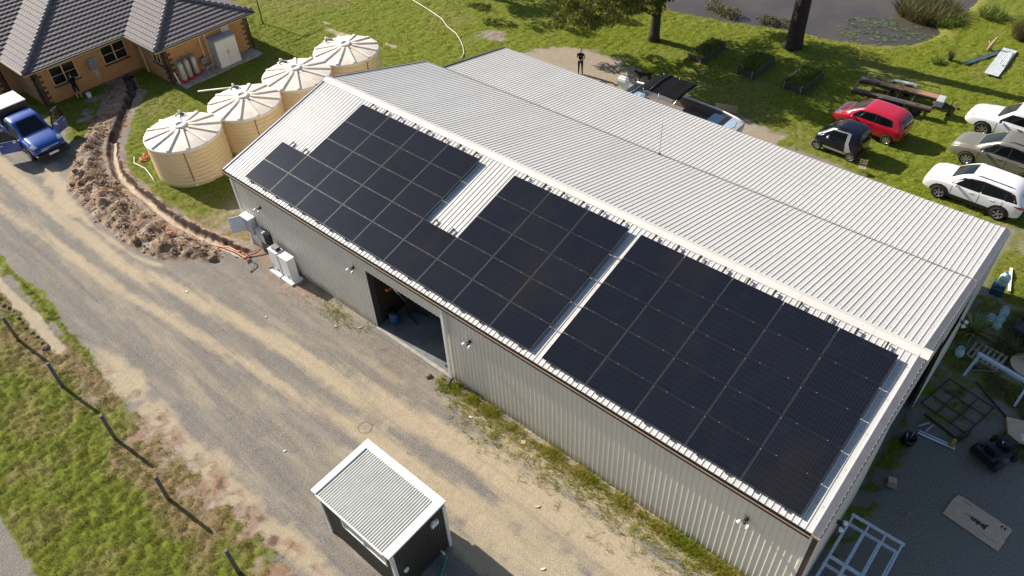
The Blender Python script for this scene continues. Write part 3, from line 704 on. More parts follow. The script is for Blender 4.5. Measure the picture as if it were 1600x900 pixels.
def floodlight(label, x, z, gable=False):
    t = thing('floodlight', label, 'floodlight', (x, -.03, z) if not gable else (RX1+.02, x, z), 0 if not gable else PI/2, 'twin security lights on the shed walls')
    MB().lathe([(.001, -.02), (.07, -.02), (.07, -.07), (.03, -.09), (.001, -.09)], (0, 0, 0), 12, axis='y').build('mount', M['black'], t)
    MB().ell((0, -.14, -.05), (.045, .05, .06)).build('sensor', M['black'], t)
    for s in (-1, 1):
        MB().tube([(0, -.07, 0), (s*.08, -.14, .0), (s*.12, -.18, -.03)], .014, 6).build('arm', M['black'], t)
        MB().tube([(s*.11, -.16, -.01), (s*.15, -.24, -.09)], [.035, .075], 12).build('lamp_head', M['white'], t)
floodlight('twin security light on the pale wall above the switch box and white batteries', .56, 3.0)
floodlight('twin security light on the wall just left of the open doorway', 6.71, 2.98)
floodlight('twin security light on the wall right of the white downpipe', 12.95, 2.98)
floodlight('twin security light near the corner of the wall above the weeds', 23.6, 2.92)
floodlight('twin security light on the shaded gable beside the galvanised frames', 1.4, 3.0, True)
floodlight('twin security light on the shaded gable beside the lone gas bottle', 11.3, 3.0, True)
t = thing('whip_antenna', 'thin whip aerial standing up from the roof seam', 'antenna', (12.7, 12.1, LZ0+.03))
MB().cyl((0, 0, 0), .06, .08, 10).build('base', M['darkgrey'], t); MB().tube([(0, 0, .05), (0, 0, 1.5)], .012, 6).build('whip', M['midgrey'], t)

# ------------------------------------------------------------------ solar panels
TH = .2767; SP = 1.1236; PW = 1.742; P0Y, P0Z = -.0146, 4.374
GAP = .4657
def panel_at(xl, j):   # lower left corner of a cell of the grid
    s = j*SP; return Vector((xl, P0Y+s*math.cos(TH), P0Z+s*math.sin(TH)))
pl, ph = 1.722, 1.106
proto = thing('photovoltaic_module', '', 'solar panel', (0, 0, 0))
fr = MB(); fo = [(0, 0), (pl, 0), (pl, ph), (0, ph)]; fi_ = [(.012, .012), (pl-.012, .012), (pl-.012, ph-.012), (.012, ph-.012)]
fr.add([(x, y, z) for z in (-.033, 0) for x, y in fo]+[(x, y, 0) for x, y in fi_]+[(x, y, -.033) for x, y in fi_],
       [(4, 5, 9, 8), (5, 6, 10, 9), (6, 7, 11, 10), (7, 4, 8, 11), (0, 1, 5, 4), (1, 2, 6, 5), (2, 3, 7, 6), (3, 0, 4, 7), (8, 9, 13, 12), (9, 10, 14, 13), (10, 11, 15, 14), (11, 8, 12, 15)])
fo_ = fr.build('frame', M['frame'], proto); fo_.data.materials.append(M['frameedge'])
for q in (1, 3, 5, 7): fo_.data.polygons[q].material_index = 1
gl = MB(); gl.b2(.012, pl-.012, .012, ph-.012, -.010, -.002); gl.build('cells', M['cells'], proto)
for cx in (.42, 1.31): MB().b2(cx-.02, cx+.02, ph-.010, ph+.020, .001, .007).build('clamp', M['clamp'], proto)
ORD = ['first', 'second', 'third', 'fourth', 'fifth', 'sixth', 'seventh', 'eighth', 'ninth']
ROW = ['eave row', 'row above the eave row', 'middle row', 'row below the ridge row', 'ridge row']
cells = []
for j in range(5):
    for i in range(9):
        if j >= 2 and (i == 0 or i == 5): continue
        cells.append((i*PW, j, 'L', i))
    for k in range(5): cells.append((9*PW+GAP+k*PW, j, 'R', k))
first = True
for xl, j, blk, i in cells:
    o = proto if first else copy_tree(proto); first = False
    p = panel_at(xl+.010, j); p += Vector((0, math.cos(TH)*.008, math.sin(TH)*.008))
    o.location = p; o.rotation_euler = (TH, 0, 0)
    if blk == 'R': lb = 'solar panel in the square block, %s, %s from the left' % (ROW[j], ORD[i])
    elif j < 2: lb = 'solar panel in the stepped block, %s, %s from the left' % (ROW[j], ORD[i])
    elif i < 5: lb = 'solar panel left of the notch, %s, %s from left' % (ROW[j], ORD[i-1])
    else: lb = 'solar panel right of the notch, %s, %s from it' % (ROW[j], ORD[i-6])
    tag(o, lb, 'solar panel', 'solar panels on the shed roof')
def frame_rails(label, x0, ncol, rows):
    t = thing('panel_rails', label, 'mounting rails', (x0, P0Y, P0Z), 0, 'mounting rails under the panels')
    rb = None
    up = Vector((0, math.cos(TH), math.sin(TH))); nn = Vector((0, -math.sin(TH), math.cos(TH)))
    for c in range(ncol):
        for cx in (.43, 1.32):
            n = rows(c); x = c*PW+cx
            a = Vector((x, 0, 0))-up*.05-nn*.06; e = Vector((x, 0, 0))+up*(n*SP+.27)-nn*.06
            r = MB().beam(a, e, .05, .05, nn).build('rail', M['rail'], t)
            MB().beam(e-up*.02, e-up*.02-nn*.085, .05, .04, up).build('foot', M['rail'], r)
            MB().beam(a+up*.02+nn*.04, a+up*.02-nn*.09, .04, .03, up).build('foot', M['rail'], r)
frame_rails('dark rails under the stepped block of solar panels', 0, 9, lambda c: 2 if c in (0, 5) else 5)
frame_rails('dark rails under the square block of solar panels', 9*PW+GAP, 5, lambda c: 5)
for j in range(1, 5):
    p = panel_at(9*PW+.01, j); cb_ = MB().beam(p+Vector((0, 0, -.11)), p+Vector((GAP-.01, 0, -.11)), .03, .02).build('cross_bar', M['alu'])
    tag(cb_, 'pale cross bar in the gap between panel blocks, %s up from the eave' % ORD[j-1], 'bar', 'bars bridging the gap between the panel blocks')
# ------------------------------------------------------------------ battery boxes, switchgear
def battery(x, label):
    t = thing('battery_cabinet', label, 'battery', (x, -.42, 0), 0, 'white battery cabinets by the shed wall')
    MB().b2(-.42, .42, -.32, .3, -.02, .09).build('plinth', M['white'], t)
    b = MB(); b.b2(-.31, .31, -.16, .22, .09, 1.28)
    b.build('cabinet', M['white'], t, .012)
    for k in range(6): MB().b2(-.313, .313, -.168, -.158, .28+k*.165, .288+k*.165).build('seam', M['ltgrey'], t)
    MB().b2(-.32, .32, -.17, .23, 1.281, 1.31).build('lid', M['white'], t)
    MB().b2(.05, .2, -.17, -.162, .22, .34).build('display', M['black'], t)
    return t
battery(1.35, 'white battery cabinet beside the wall boxes, black unit on its top')
battery(2.12, 'white battery cabinet farther from the wall boxes, bare flat top')
t = thing('battery_controller', 'small dark controller box on top of a white battery cabinet', 'controller', (1.38, -.4, 1.311)); MB().b2(-.16, .2, -.08, .16, 0, .16).build('case', M['midgrey'], t, .01); MB().b2(.2, .215, -.05, .13, .02, .14).build('cover', M['black'], t)
t = thing('switch_cabinet', 'pale grey switch cabinet with open door on the shed corner', 'switchboard', (-.65, -.2, 1.15))
MB().b2(-.3, .3, -.12, .15, 0, .9).build('case', M['ltgrey'], t, .01); MB().b2(-.33, .33, -.2, .17, .901, .93).build('hood', M['white'], t)
d = MB(); d.b2(0, .58, -.012, .012, .03, .88); d.xform(Matrix.Translation((-.3, -.125, 0)) @ Matrix.Rotation(math.radians(-118), 4, 'Z')); d.build('door', M['galv'], t)
t = thing('solar_inverter', 'grey inverter with black fins on the wall beside the switch cabinet', 'inverter', (.15, -.14, 1.05))
MB().b2(-.25, .3, -.16, .02, 0, .62).build('case', M['ltgrey'], t, .015)
fn = MB()
for k in range(7): fn.b2(.33+k*.035, .345+k*.035, -.14, .08, .02, .6)
fn.b2(.3, .56, .02, .08, .02, .6); fn.build('heat_sink', M['black'], t)
t = thing('wall_conduits', 'grey conduits running down the wall below the inverter', 'conduit', (-.2, -.06, 0))
for k in range(4): MB().tube([(k*.14-.2, 0, 0), (k*.14-.2, 0, 1.12)], .03, 8).build('pipe', M['midgrey'], t)
tag(MB().tube([(-.33, -.9, .05), (-.2, -.85, .16), (0, -.9, .12), (.2, -1.1, .05), (.28, -1.35, .03)], .022, 6).build('black_cable', M['black']), 'black cable end curling out of the orange conduit', 'cable')
oc = MB(); oc.tube([(-5.6, -1.5, -.62), (-4.9, -1.36, -.55), (-4.3, -1.33, -.5), (-3.4, -1.08, -.4), (-2.8, -1.08, -.25), (-2.1, -.9, -.05), (-1.4, -.88, .06), (-.75, -.8, .07), (-.55, -.45, .1), (-.5, -.12, .2)], .035, 8)
tag(oc.build('orange_conduit', M['orange']), 'orange electrical conduit lying in the open trench', 'conduit')
def coil(label, x, y, z, n, r):
    rr = random.Random(n); pts = []; p = Vector((x, y, z+.06)); a = rr.random()*6
    for k in range(n*7):
        a += rr.uniform(-1.5, 1.9); q = r*rr.uniform(.25, .6); p = p+Vector((q*math.cos(a), q*.7*math.sin(a), 0)); d = p-Vector((x, y, z+.06))
        if d.length > r*1.3: p = p-d*.6
        pts.append((p.x, p.y, z+.04+.10*rr.random()))
    tag(MB().tube(pts, .026, 6).build('conduit_coil', M['orange']), label, 'conduit', 'loose orange conduit')
coil('tangled orange conduit at the shed end of the trench', -.85, -.95, .05, 4, .3)
coil('orange conduit offcut lying on the brown spoil heap', -5.3, -2.2, gz(-5.3, -2.2), 4, .4)
coil('bundle of orange conduit on the grass beside the nearest tank', -12.3, .45, .0, 5, .35)
wp = MB(); wp.tube([(-16.2, .95, -.55), (-15.6, .5, -.6), (-14.6, -.15, -.62), (-13.6, -.6, -.62), (-12.9, -.9, -.62)], .06, 8)
tag(wp.build('white_pipe', M['pvc']), 'white pipe laid along the bottom of the trench', 'pipe')

# ------------------------------------------------------------------ rainwater tanks
def make_tank():
    t = thing('water_tank', '', 'water tank', (0, 0, 0))
    R_, H_ = 1.93, 2.12
    pr = [(R_-.02, 0)]
    for k in range(9): z = .1+k*.22; pr += [(R_-.008, z), (R_+.006, z+.025), (R_+.008, z+.18), (R_-.008, z+.205)]
    pr += [(R_, H_)]
    MB().lathe(pr, n=64).build('shell', M['tank'], t)
    ld = MB(); ld.lathe([(R_+.03, H_-.06), (R_+.035, H_+.02), (R_-.03, H_+.05), (.3, H_+.36), (.001, H_+.38)], n=64)
    lid = ld.build('lid', M['lid'], t)
    rb = MB()
    for k in range(12):
        a = 2*PI*k/12+.1
        for dx, r0, r1 in ((0, .28, R_-.02),):
            p0 = Vector((math.cos(a)*r0, math.sin(a)*r0, H_+.39)); p1 = Vector((math.cos(a)*r1, math.sin(a)*r1, H_+.095))
            rb.beam(p0, p1, .15, .075)
    rb.build('lid_ribs', M['lid'], lid)
    hub = MB(); hub.lathe([(.34, H_+.34), (.34, H_+.47), (.2, H_+.5), (.2, H_+.44), (.001, H_+.44)], n=20); hub.build('lid_hub', M['lid'], lid)
    ig = MB(); a = 2.65; ix, iy = 1.5*math.cos(a), 1.5*math.sin(a)
    ig.lathe([(.30, H_+.1), (.30, H_+.2), (.26, H_+.2), (.26, H_+.16)], (ix, iy, 0), 18); ig.build('inlet_ring', M['pvc'], lid)
    MB().lathe([(.26, H_+.195), (.001, H_+.195)], (ix, iy, 0), 18).build('inlet_strainer', M['black'], lid)
    MB().tube([(ix-.3, iy+.15, H_-.1), (ix-.3, iy+.15, H_+.3), (ix-.12, iy+.05, H_+.36)], .055, 8).build('inlet_pipe', M['pvc'], t)
    ov = MB(); a = 2.95; ov.tube([((R_+.07)*math.cos(a), (R_+.07)*math.sin(a), H_-.12), ((R_+.09)*math.cos(a), (R_+.09)*math.sin(a), .02)], .05, 8); ov.build('overflow_pipe', M['pvc'], t)
    a = -.55; w_ = MB(); w_.tube([((R_+.02)*math.cos(a), (R_+.02)*math.sin(a), H_-.05), ((R_+.03)*math.cos(a), (R_+.03)*math.sin(a), .35)], .018, 6); w_.build('level_gauge', M['darkgrey'], t)
    MB().lathe([(.001, 0), (.05, 0), (.05, .12), (.001, .12)], ((R_+.0)*math.cos(a), (R_)*math.sin(a), .14), 10, axis='x').build('outlet_valve', M['pvc'], t)
    return t
tk = make_tank()
for k, (x, y, rz, lb) in enumerate([(-9.22, 1.85, 0, 'cream ribbed-lid water tank nearest the dug trench'), (-9.2, 5.6, .2, 'cream water tank second from the trench, a white pipe running up to it'),
                                    (-9.43, 9.3, .35, 'cream water tank third from the trench, behind the shed gable peak'), (-9.45, 12.95, .5, 'cream water tank farthest from the trench, at the lawn end of the row')]):
    o = tk if k == 0 else copy_tree(tk); o.location = (x, y, 0); o.rotation_euler = (0, 0, rz); tag(o, lb, 'water tank', 'row of cream rainwater tanks')
tag(MB().tube([(-14.98, 5.85, .75), (-13.5, 7.6, .76), (-12.2, 9.2, .77), (-11.4, 9.6, .78)], .05, 8).build('white_pipe', M['pvc']), 'long white pipe slanting from the house slab toward the tanks', 'pipe')
tag(MB().tube([(-12.75, .2, .05), (-12.2, -.1, .06), (-11.2, .0, .06), (-10.2, -.2, .06), (-9.3, -.45, .06)], .022, 8).build('white_pipe', M['pvc']), 'white pipe curving round the foot of the nearest tank', 'pipe')

# ------------------------------------------------------------------ brick house
house = thing('brick_house', 'orange brick house with dark tiled hip roofs and dark brick corners', 'house', (-22, 3, 0))
hl = Vector((-22, 3, 0))
def hb(name, mat, mb, parent=None, **k):
    o = mb.build(name, mat, parent or house, **k)
    if parent is None: o.location = -hl
    return o
EVZ = 2.45; PT = .374
wa, wb_, wc = -22.3, 6.05, -18.55
def wall_run(b, pts, z0, z1, th=.12):
    for (x0, y0), (x1, y1) in zip(pts[:-1], pts[1:]): b.add([(x0, y0, z0), (x1, y1, z0), (x1, y1, z1), (x0, y0, z1)], [(0, 1, 2, 3)])
for pts in ([(-34, -.2-4), (-25.55, -.2-4), (-25.55, -.25)], [(-25.55, -.25), (wa, -.25), (wa, wb_)], [(wa, wb_), (wc, wb_)], [(wc, wb_), (wc, 12.15)], [(wc, 12.15), (-34, 12.15)]):
    b = MB(); wall_run(b, pts, 0, EVZ-.02); hb('wall', M['brick'], b)
def quoin(x, y, sx, sy):
    b = MB()
    for k in range(14):
        z0 = k*.172; l1 = .48 if k % 2 else .30; l2 = .30 if k % 2 else .48
        b.b2(min(x, x+sx*l1) - (.015 if sx > 0 else 0), max(x, x+sx*l1) + (.015 if sx < 0 else 0), y-.015 if sy > 0 else y-.05, y+.05 if sy > 0 else y+.015, z0+.002, z0+.17)
        b.b2(x-.015 if sx > 0 else x-.05, x+.05 if sx > 0 else x+.015, min(y, y+sy*l2)-(.012 if sy > 0 else 0), max(y, y+sy*l2)+(.012 if sy < 0 else 0), z0+.004, z0+.168)
    hb('quoin', M['quoin'], b)
quoin(wa, -.25, -1, 1); quoin(wc, wb_, -1, 1); quoin(wc, 12.15, -1, -1); quoin(-25.55, -.9, -1, -1)
def tiled(P3, up, name='roof_slope'):
    """one convex roof face; P3 3-D corners, courses run level"""
    P3 = [Vector(p) for p in P3]; o = P3[0]; e = (P3[1]-P3[0]).normalized(); nm = e.cross(P3[-1]-P3[0]).normalized()
    if nm.z < 0: nm = -nm
    upv = nm.cross(e).normalized()
    if upv.z < 0: upv = -upv
    P2 = [((p-o).dot(e), (p-o).dot(upv)) for p in P3]
    tmax = max(t for s, t in P2); b = MB(); st = .34; k = 0
    def span(t):
        xs = []
        for i in range(len(P2)):
            (s0, t0), (s1, t1) = P2[i], P2[(i+1) % len(P2)]
            if t0 == t1: continue
            q = (t-t0)/(t1-t0)
            if -1e-6 <= q <= 1+1e-6: xs.append(s0+q*(s1-s0))
        return (min(xs), max(xs)) if xs else None
    t = 0
    while t < tmax-.02:
        t1 = min(t+st, tmax-.005); A, B = span(t+.001), span(t1)
        if A and B:
            # pantile waves along the course
            wn = max(2, int((A[1]-A[0])/.11)); vs = []
            for r_, (sp_, tt, lift) in enumerate(((A, t-.02, .064), (B, t1, .010))):
                for i in range(wn+1):
                    s_ = sp_[0]+(sp_[1]-sp_[0])*i/wn; ph_ = s_/.33*2*PI
                    vs.append(o+e*s_+upv*tt+nm*(lift+.007*math.sin(ph_)))
            for i in range(wn+1):
                v = vs[i]; vs.append(v-nm*.07)
            n = wn+1
            b.add(vs, [(i, i+1, n+i+1, n+i) for i in range(wn)]+[(2*n+i, 2*n+i+1, i+1, i) for i in range(wn)])
        t = t1; k += 1
    hb(name, M['tile'], b)
RA = (-21.9, -.67)
zr = lambda d: EVZ+PT*d
# plane facing +x over the long wall, its hip to the front plane, its valley to the wing
D = 8.2
tiled([(-21.9, -.67, EVZ), (-21.9, 5.6, EVZ), (-21.9-3.48, 5.6+3.48, zr(3.48)), (-21.9-D, 5.6+3.48, zr(D)), (-21.9-D, -.67+D, zr(D))], 1)
tiled([(-25.1, -.67, EVZ), (-21.9, -.67, EVZ), (-21.9-D, -.67+D, zr(D)), (-25.1-D, -.67+D, zr(D))], 1)
tiled([(-25.1, -9, EVZ), (-25.1, -.67, EVZ), (-25.1-D, -.67+D, zr(D)), (-25.1-D, -9, zr(D))], 1)
tiled([(-22.0, 5.6, EVZ), (-18.2, 5.6, EVZ), (-18.2-3.48, 9.08, zr(3.48)), (-21.9-3.48, 9.08, zr(3.48))], 1)
tiled([(-18.2, 5.6, EVZ), (-18.2, 12.56, EVZ), (-18.2-3.48, 9.08, zr(3.48))], 1)
tiled([(-18.2, 12.56, EVZ), (-30, 12.56, EVZ), (-30, 9.08, zr(3.48)), (-18.2-3.48, 9.08, zr(3.48))], 1)
def hip(p0, p1):
    p0, p1 = Vector(p0), Vector(p1); n = int((p1-p0).length/.36); b = MB()
    for k in range(n):
        a = p0+(p1-p0)*(k/n); c = p0+(p1-p0)*((k+1.08)/n)
        b.tube([a+Vector((0, 0, .05)), c+Vector((0, 0, .035))], [.13, .11], 8)
    hb('hip_capping', M['tilecap'], b)
hip((-21.9, -.67, EVZ+.02), (-21.9-D, -.67+D, zr(D)+.02)); hip((-18.2, 5.6, EVZ+.02), (-21.68, 9.08, zr(3.48)+.02)); hip((-18.2, 12.56, EVZ+.02), (-21.68, 9.08, zr(3.48)+.02)); hip((-21.68, 9.08, zr(3.48)+.02), (-29, 9.08, zr(3.48)+.02))
for a, c in (((-25.1, -.72), (-21.85, -.72)), ((-21.85, -.72), (-21.85, 5.55)), ((-21.85, 5.55), (-18.15, 5.55)), ((-18.15, 5.55), (-18.15, 12.6)), ((-25.05, -9), (-25.05, -.72))):
    hb('fascia', M['cream'], MB().beam((a[0], a[1], EVZ-.09), (c[0], c[1], EVZ-.09), .04, .16))
    dx, dy = (c[0]-a[0]), (c[1]-a[1]); ln_ = math.hypot(dx, dy); nx_, ny_ = dy/ln_*.08, -dx/ln_*.08
    hb('house_gutter', M['darkgrey'], MB().beam((a[0]+nx_, a[1]+ny_, EVZ-.03), (c[0]+nx_, c[1]+ny_, EVZ-.03), .11, .09))
sf = MB(); sf.b2(wa, -21.87, -.7, 5.58, EVZ-.03, EVZ-.015).b2(-25.5, wa, -.7, -.25, EVZ-.03, EVZ-.015).b2(-21.87, -18.17, 5.57, wb_, EVZ-.03, EVZ-.015).b2(wc, -18.17, wb_, 12.5, EVZ-.03, EVZ-.015)
hb('soffit', M['cream'], sf)
def hwin(p, ax, w_, z0, z1, nsash=2):
    """window on a wall; ax 'x' faces +x (runs along y), 'y' faces -y"""
    def bx(b, a0, a1, q0, q1, zz0, zz1):
        if ax == 'x': b.b2(p[0]+q0, p[0]+q1, p[1]+a0, p[1]+a1, zz0, zz1)
        else: b.b2(p[0]+a0, p[0]+a1, p[1]-q1, p[1]-q0, zz0, zz1)
        return b
    g = MB(); bx(g, 0, w_, .006, .02, z0, z1); win = hb('window', M['winglass'], g)
    f = MB()
    for a0, a1, b0, b1 in ((-.03, .015, z0+.015, z1-.015), (w_-.015, w_+.03, z0+.015, z1-.015), (-.03, w_+.03, z1-.015, z1+.03), (-.03, w_+.03, z0-.03, z0+.015), (w_/2-.035, w_/2+.035, z0+.015, z1-.015)): bx(f, a0, a1, .008, .05, b0, b1)
    f.build('frame', M['cream'], win)
    s2 = MB()
    for a0, a1 in ((.02, w_/2-.05), (w_/2+.05, w_-.02)): bx(s2, a0, a1, .010, .032, (z0+z1)/2-.015, (z0+z1)/2+.015)
    s2.build('transom', M['cream'], win)
    sl = MB(); bx(sl, -.08, w_+.08, .01, .11, z0-.14, z0-.055); sl.build('sill', M['quoin'], win)
hwin((wa, .72), 'x', 1.5, 1.0, 2.05); hwin((wa, 3.98), 'x', 1.5, 1.05, 2.1); hwin((-19.9, wb_), 'y', .9, 1.2, 2.05)
for x, y in ((wc+.08, 8.55), (wc+.08, 8.95), (-21.3, wb_-.08)): hb('downpipe', M['cream'], MB().b2(x-.045, x+.045, y-.045, y+.045, 0, EVZ-.06))
t = thing('meter_box', 'open grey meter box on the brick wall between two windows', 'meter box', (wa+.012, 3.0, 1.1))
MB().b2(0, .2, 0, .5, 0, .62).build('case', M['midgrey'], t); MB().b2(.02, .5, -.03, -.005, 0, .6).build('door', M['ltgrey'], t); MB().b2(0, .26, -.02, .52, .625, .66).build('hood', M['ltgrey'], t)
for k in (0, .12): MB().tube([(.05, .2+k, 0), (.05, .2+k, -1.1)], .025, 6).build('conduit', M['pvc'], t)
tag(MB().b2(-18.5, -17.3, 6.2, 11.95, -.02, .07).build('concrete_slab', M['concrete']), 'narrow concrete slab along the house end wall', 'slab')
def gas_cyl(label, x, y):
    t = thing('gas_cylinder', label, 'gas cylinder', (x, y, .072), 0, 'tall gas cylinders on the house slab')
    MB().lathe([(.001, .0), (.19, .0), (.19, .22)], n=20).build('foot', M['gasred'], t)
    MB().lathe([(.188, .22), (.188, 1.12), (.15, 1.24), (.06, 1.3), (.001, 1.3)], n=20).build('body', M['gassilver'], t)
    MB().lathe([(.12, 1.24), (.13, 1.4), (.12, 1.4), (.11, 1.26)], n=16).build('collar', M['midgrey'], t)
    MB().cyl((0, 0, 1.3), .03, .08, 8).build('valve', M['alu'], t)
gas_cyl('tall grey gas cylinder with red foot nearest the dark brick corner', -17.95, 6.62); gas_cyl('middle of three tall grey gas cylinders with red feet', -18.05, 7.08); gas_cyl('tall grey gas cylinder with red foot nearest the small bench', -18.12, 7.6)
t = thing('garden_cabinet', 'tall white two-door cabinet with cluttered top by the brick wall', 'cabinet', (-18.0, 9.75, .072))
MB().b2(-.45, .42, -.75, .75, 0, 1.75).build('body', M['ltgrey'], t)
for s in (-1, 1): dd_ = MB(); dd_.b2(.425, .45, min(0, s*.74)+.01, max(0, s*.74)-.01, .05, 1.7); d_ = dd_.build('door', M['white'], t); MB().b2(.452, .475, s*.06-.015, s*.06+.015, .8, 1.0).build('handle', M['midgrey'], d_)
MB().b2(-.47, .47, -.78, .78, 1.752, 1.8).build('top', M['ltgrey'], t)
t = thing('folding_chair', 'grey chair folded on the house slab beside the white cabinet', 'chair', (-18.0, 8.35, .072))
MB().b2(-.22, .22, -.22, .22, .42, .46).build('seat', M['midgrey'], t)
for sx in (-1, 1):
    for sy in (-1, 1): MB().tube([(sx*.2, sy*.2, 0), (sx*.19, sy*.19, .42)], .02, 6).build('leg', M['cream'], t)
MB().b2(-.24, -.2, -.22, .22, .46, .85).build('backrest', M['midgrey'], t)
t = thing('wall_cabinet', 'grey box hung on the brick wall above the white cabinet', 'wall box', (wc+.012, 10.1, 1.55)); MB().b2(0, .18, 0, .55, 0, .8).build('case', M['ltgrey'], t); MB().b2(.185, .2, .02, .53, .02, .78).build('door', M['ltgrey'], t)
tag(MB().beam((-18.0, 6.25, .08), (-18.2, 6.2, .8), .08, .03).build('white_board', M['pvc']), 'white board leaning by the end gas cylinder', 'board')

# ------------------------------------------------------------------ cars
def subsurf_mesh(mb, lv, ring=16, cross=()):
    me = bpy.data.meshes.new('tmp'); me.from_pydata(mb.v, [], mb.f); me.update()
    bm = bmesh.new(); bm.from_mesh(me); bmesh.ops.recalc_face_normals(bm, faces=bm.faces)
    cl_ = bm.edges.layers.float.new('crease_edge'); CR = {2: .5, 14: .5, 5: .62, 11: .62, 6: .6, 10: .6, 7: .35, 9: .35}
    for e in bm.edges:
        a, b = e.verts[0].index, e.verts[1].index
        if a % ring == b % ring: e[cl_] = CR.get(a % ring, 0)
        elif a//ring == b//ring and a//ring in cross and 5 <= min(a % ring, b % ring) and max(a % ring, b % ring) <= 11: e[cl_] = .55
    bm.to_mesh(me); bm.free()
    o = bpy.data.objects.new('tmp', me); C.objects.link(o); md = o.modifiers.new('s', 'SUBSURF'); md.levels = lv; md.render_levels = lv
    dg = bpy.context.evaluated_depsgraph_get(); m2 = bpy.data.meshes.new_from_object(o.evaluated_get(dg))
    bpy.data.objects.remove(o); bpy.data.meshes.remove(me)
    return m2
def shell(st, W):
    """st: (x, zbottom, zbelt, ztop, width factor, roof factor)"""
    hw0 = W/2; rings = []; mx = max(q[3] for q in st)
    for x, zb, zl, zt, wf, rf in st:
        if zt > mx-.3: rf = rf+.07; zt = zt+.03
        hw = hw0*wf; rw = hw0*rf; zm = zb+(zl-zb)*.5
        half = [(0, zb), (hw*.8, zb), (hw*.965, zb+.06), (hw, zm), (hw*.985, zl-.05), (hw*.95, zl), (rw+.02, zt-.07), (rw-.06, zt-.005), (0, zt+.015)]
        ring = [(x, -y, z) for y, z in half]+[(x, y, z) for y, z in reversed(half[1:-1])]
        rings.append(ring)
    n = len(rings[0]); b = MB()
    b.add([p for r in rings for p in r], [(i*n+k, i*n+(k+1) % n, (i+1)*n+(k+1) % n, (i+1)*n+k) for i in range(len(rings)-1) for k in range(n)])
    h = n//2
    for o in (0, (len(rings)-1)*n):
        for k in range(h):
            a, c, d, e = k, k+1, (n-k-1) % n, (n-k) % n
            q = [o+a, o+c, o+d, o+e]; q2 = []
            for i_ in q:
                if i_ not in q2: q2.append(i_)
            if len(q2) > 2: b.f.append(tuple(q2)); b.sm.append(False)
    return b
class Car:
    def __init__(s, root, st, W, paint):
        s.root = root; s.W = W
        n_ = len(st); tops = [q[3] for q in st]; hi_ = [i for i in range(n_) if tops[i] > max(tops)-.16]
        me = subsurf_mesh(shell(st, W), 2, 16, (hi_[0], hi_[-1], min(n_-2, hi_[-1]+2))); me.name = 'body'; me.materials.append(paint)
        me.polygons.foreach_set('use_smooth', [True]*len(me.polygons))
        s.body = bpy.data.objects.new('body', me); C.objects.link(s.body); s.body.parent = root
        s.bvh = BVHTree.FromPolygons([v.co for v in me.vertices], [p.vertices for p in me.polygons])
    def cast(s, axis, a, c):
        if axis == '+y': o, d = Vector((a, 3, c)), Vector((0, -1, 0))
        elif axis == '-y': o, d = Vector((a, -3, c)), Vector((0, 1, 0))
        elif axis == 'z': o, d = Vector((a, c, 4)), Vector((0, 0, -1))
        elif axis == '+x': o, d = Vector((5, a, c)), Vector((-1, 0, 0))
        else: o, d = Vector((-5, a, c)), Vector((1, 0, 0))
        h = s.bvh.ray_cast(o, d); return h[0], h[1]
    def patch(s, name, poly, axis, mat, off=.006, nu=10, nv=8, parent=None):
        t0, t1 = min(p[1] for p in poly), max(p[1] for p in poly); rows = []
        for j in range(nv+1):
            t = t0+(t1-t0)*(j/nv); t = min(max(t, t0+1e-4), t1-1e-4); xs = []
            for i in range(len(poly)):
                (a0, b0), (a1, b1) = poly[i], poly[(i+1) % len(poly)]
                if b0 == b1: continue
                q = (t-b0)/(b1-b0)
                if 0 <= q <= 1: xs.append(a0+q*(a1-a0))
            rows.append((t, min(xs), max(xs)))
        vs = []
        last = None
        for t, a, c in rows:
            for i in range(nu+1):
                p, n = s.cast(axis, a+(c-a)*i/nu, t)
                if p is None: p, n = last if last else (Vector((0, 0, -9)), Vector((0, 0, 1)))
                last = (p, n); vs.append(p+n*off)
        m = nu+1
        return MB().add(vs, [(j*m+i, j*m+i+1, (j+1)*m+i+1, (j+1)*m+i) for j in range(nv) for i in range(nu)], True).build(name, mat, parent or s.root)
    def both(s, name, poly, mat, **k):
        for ax in ('-y', '+y'): s.patch(name, poly, ax, mat, **k)
    def wheel(s, x, r, wd, rimmat, arch=None, spokes=5, archr=1.18, yin=0.0):
        for sg in (-1, 1):
            y = sg*(s.W/2-wd/2+.012-yin)
            disc = [(x+r*archr*math.cos(a), r+r*archr*math.sin(a)) for a in [PI*2*k/28 for k in range(28)]]
            disc = [(px, max(pz, .12)) for px, pz in disc]
            s.patch('wheel_arch', disc, '-y' if sg < 0 else '+y', arch or M['black'], off=.004, nu=12, nv=12)
            w_ = thing('wheel', '', '', (x, y, r)); del w_['label']; del w_['category']; w_.parent = s.root
            MB().lathe([(r*.66, -wd/2), (r*.93, -wd/2), (r, -wd*.32), (r, wd*.32), (r*.93, wd/2), (r*.66, wd/2), (r*.62, wd*.3)], n=28, axis='y').build('tyre', M['rubber'], w_)
            rm = MB(); f_ = sg
            rm.lathe([(r*.67, f_*wd*.5), (r*.62, f_*wd*.46), (r*.58, f_*wd*.2)], n=28, axis='y')
            for k in range(spokes):
                a = 2*PI*k/spokes+.3
                rm.beam((.03*math.cos(a), f_*wd*.40, .03*math.sin(a)), (r*.63*math.cos(a), f_*wd*.44, r*.63*math.sin(a)), r*.20, .03, (0, f_, 0))
            rm.lathe([(.001, f_*wd*.45), (r*.16, f_*wd*.44), (r*.18, f_*wd*.36)], n=12, axis='y')
            rm.build('rim', rimmat, w_)
            MB().lathe([(.001, f_*wd*.18), (r*.6, f_*wd*.18)], n=20, axis='y').build('brake_disc', M['black'], w_)
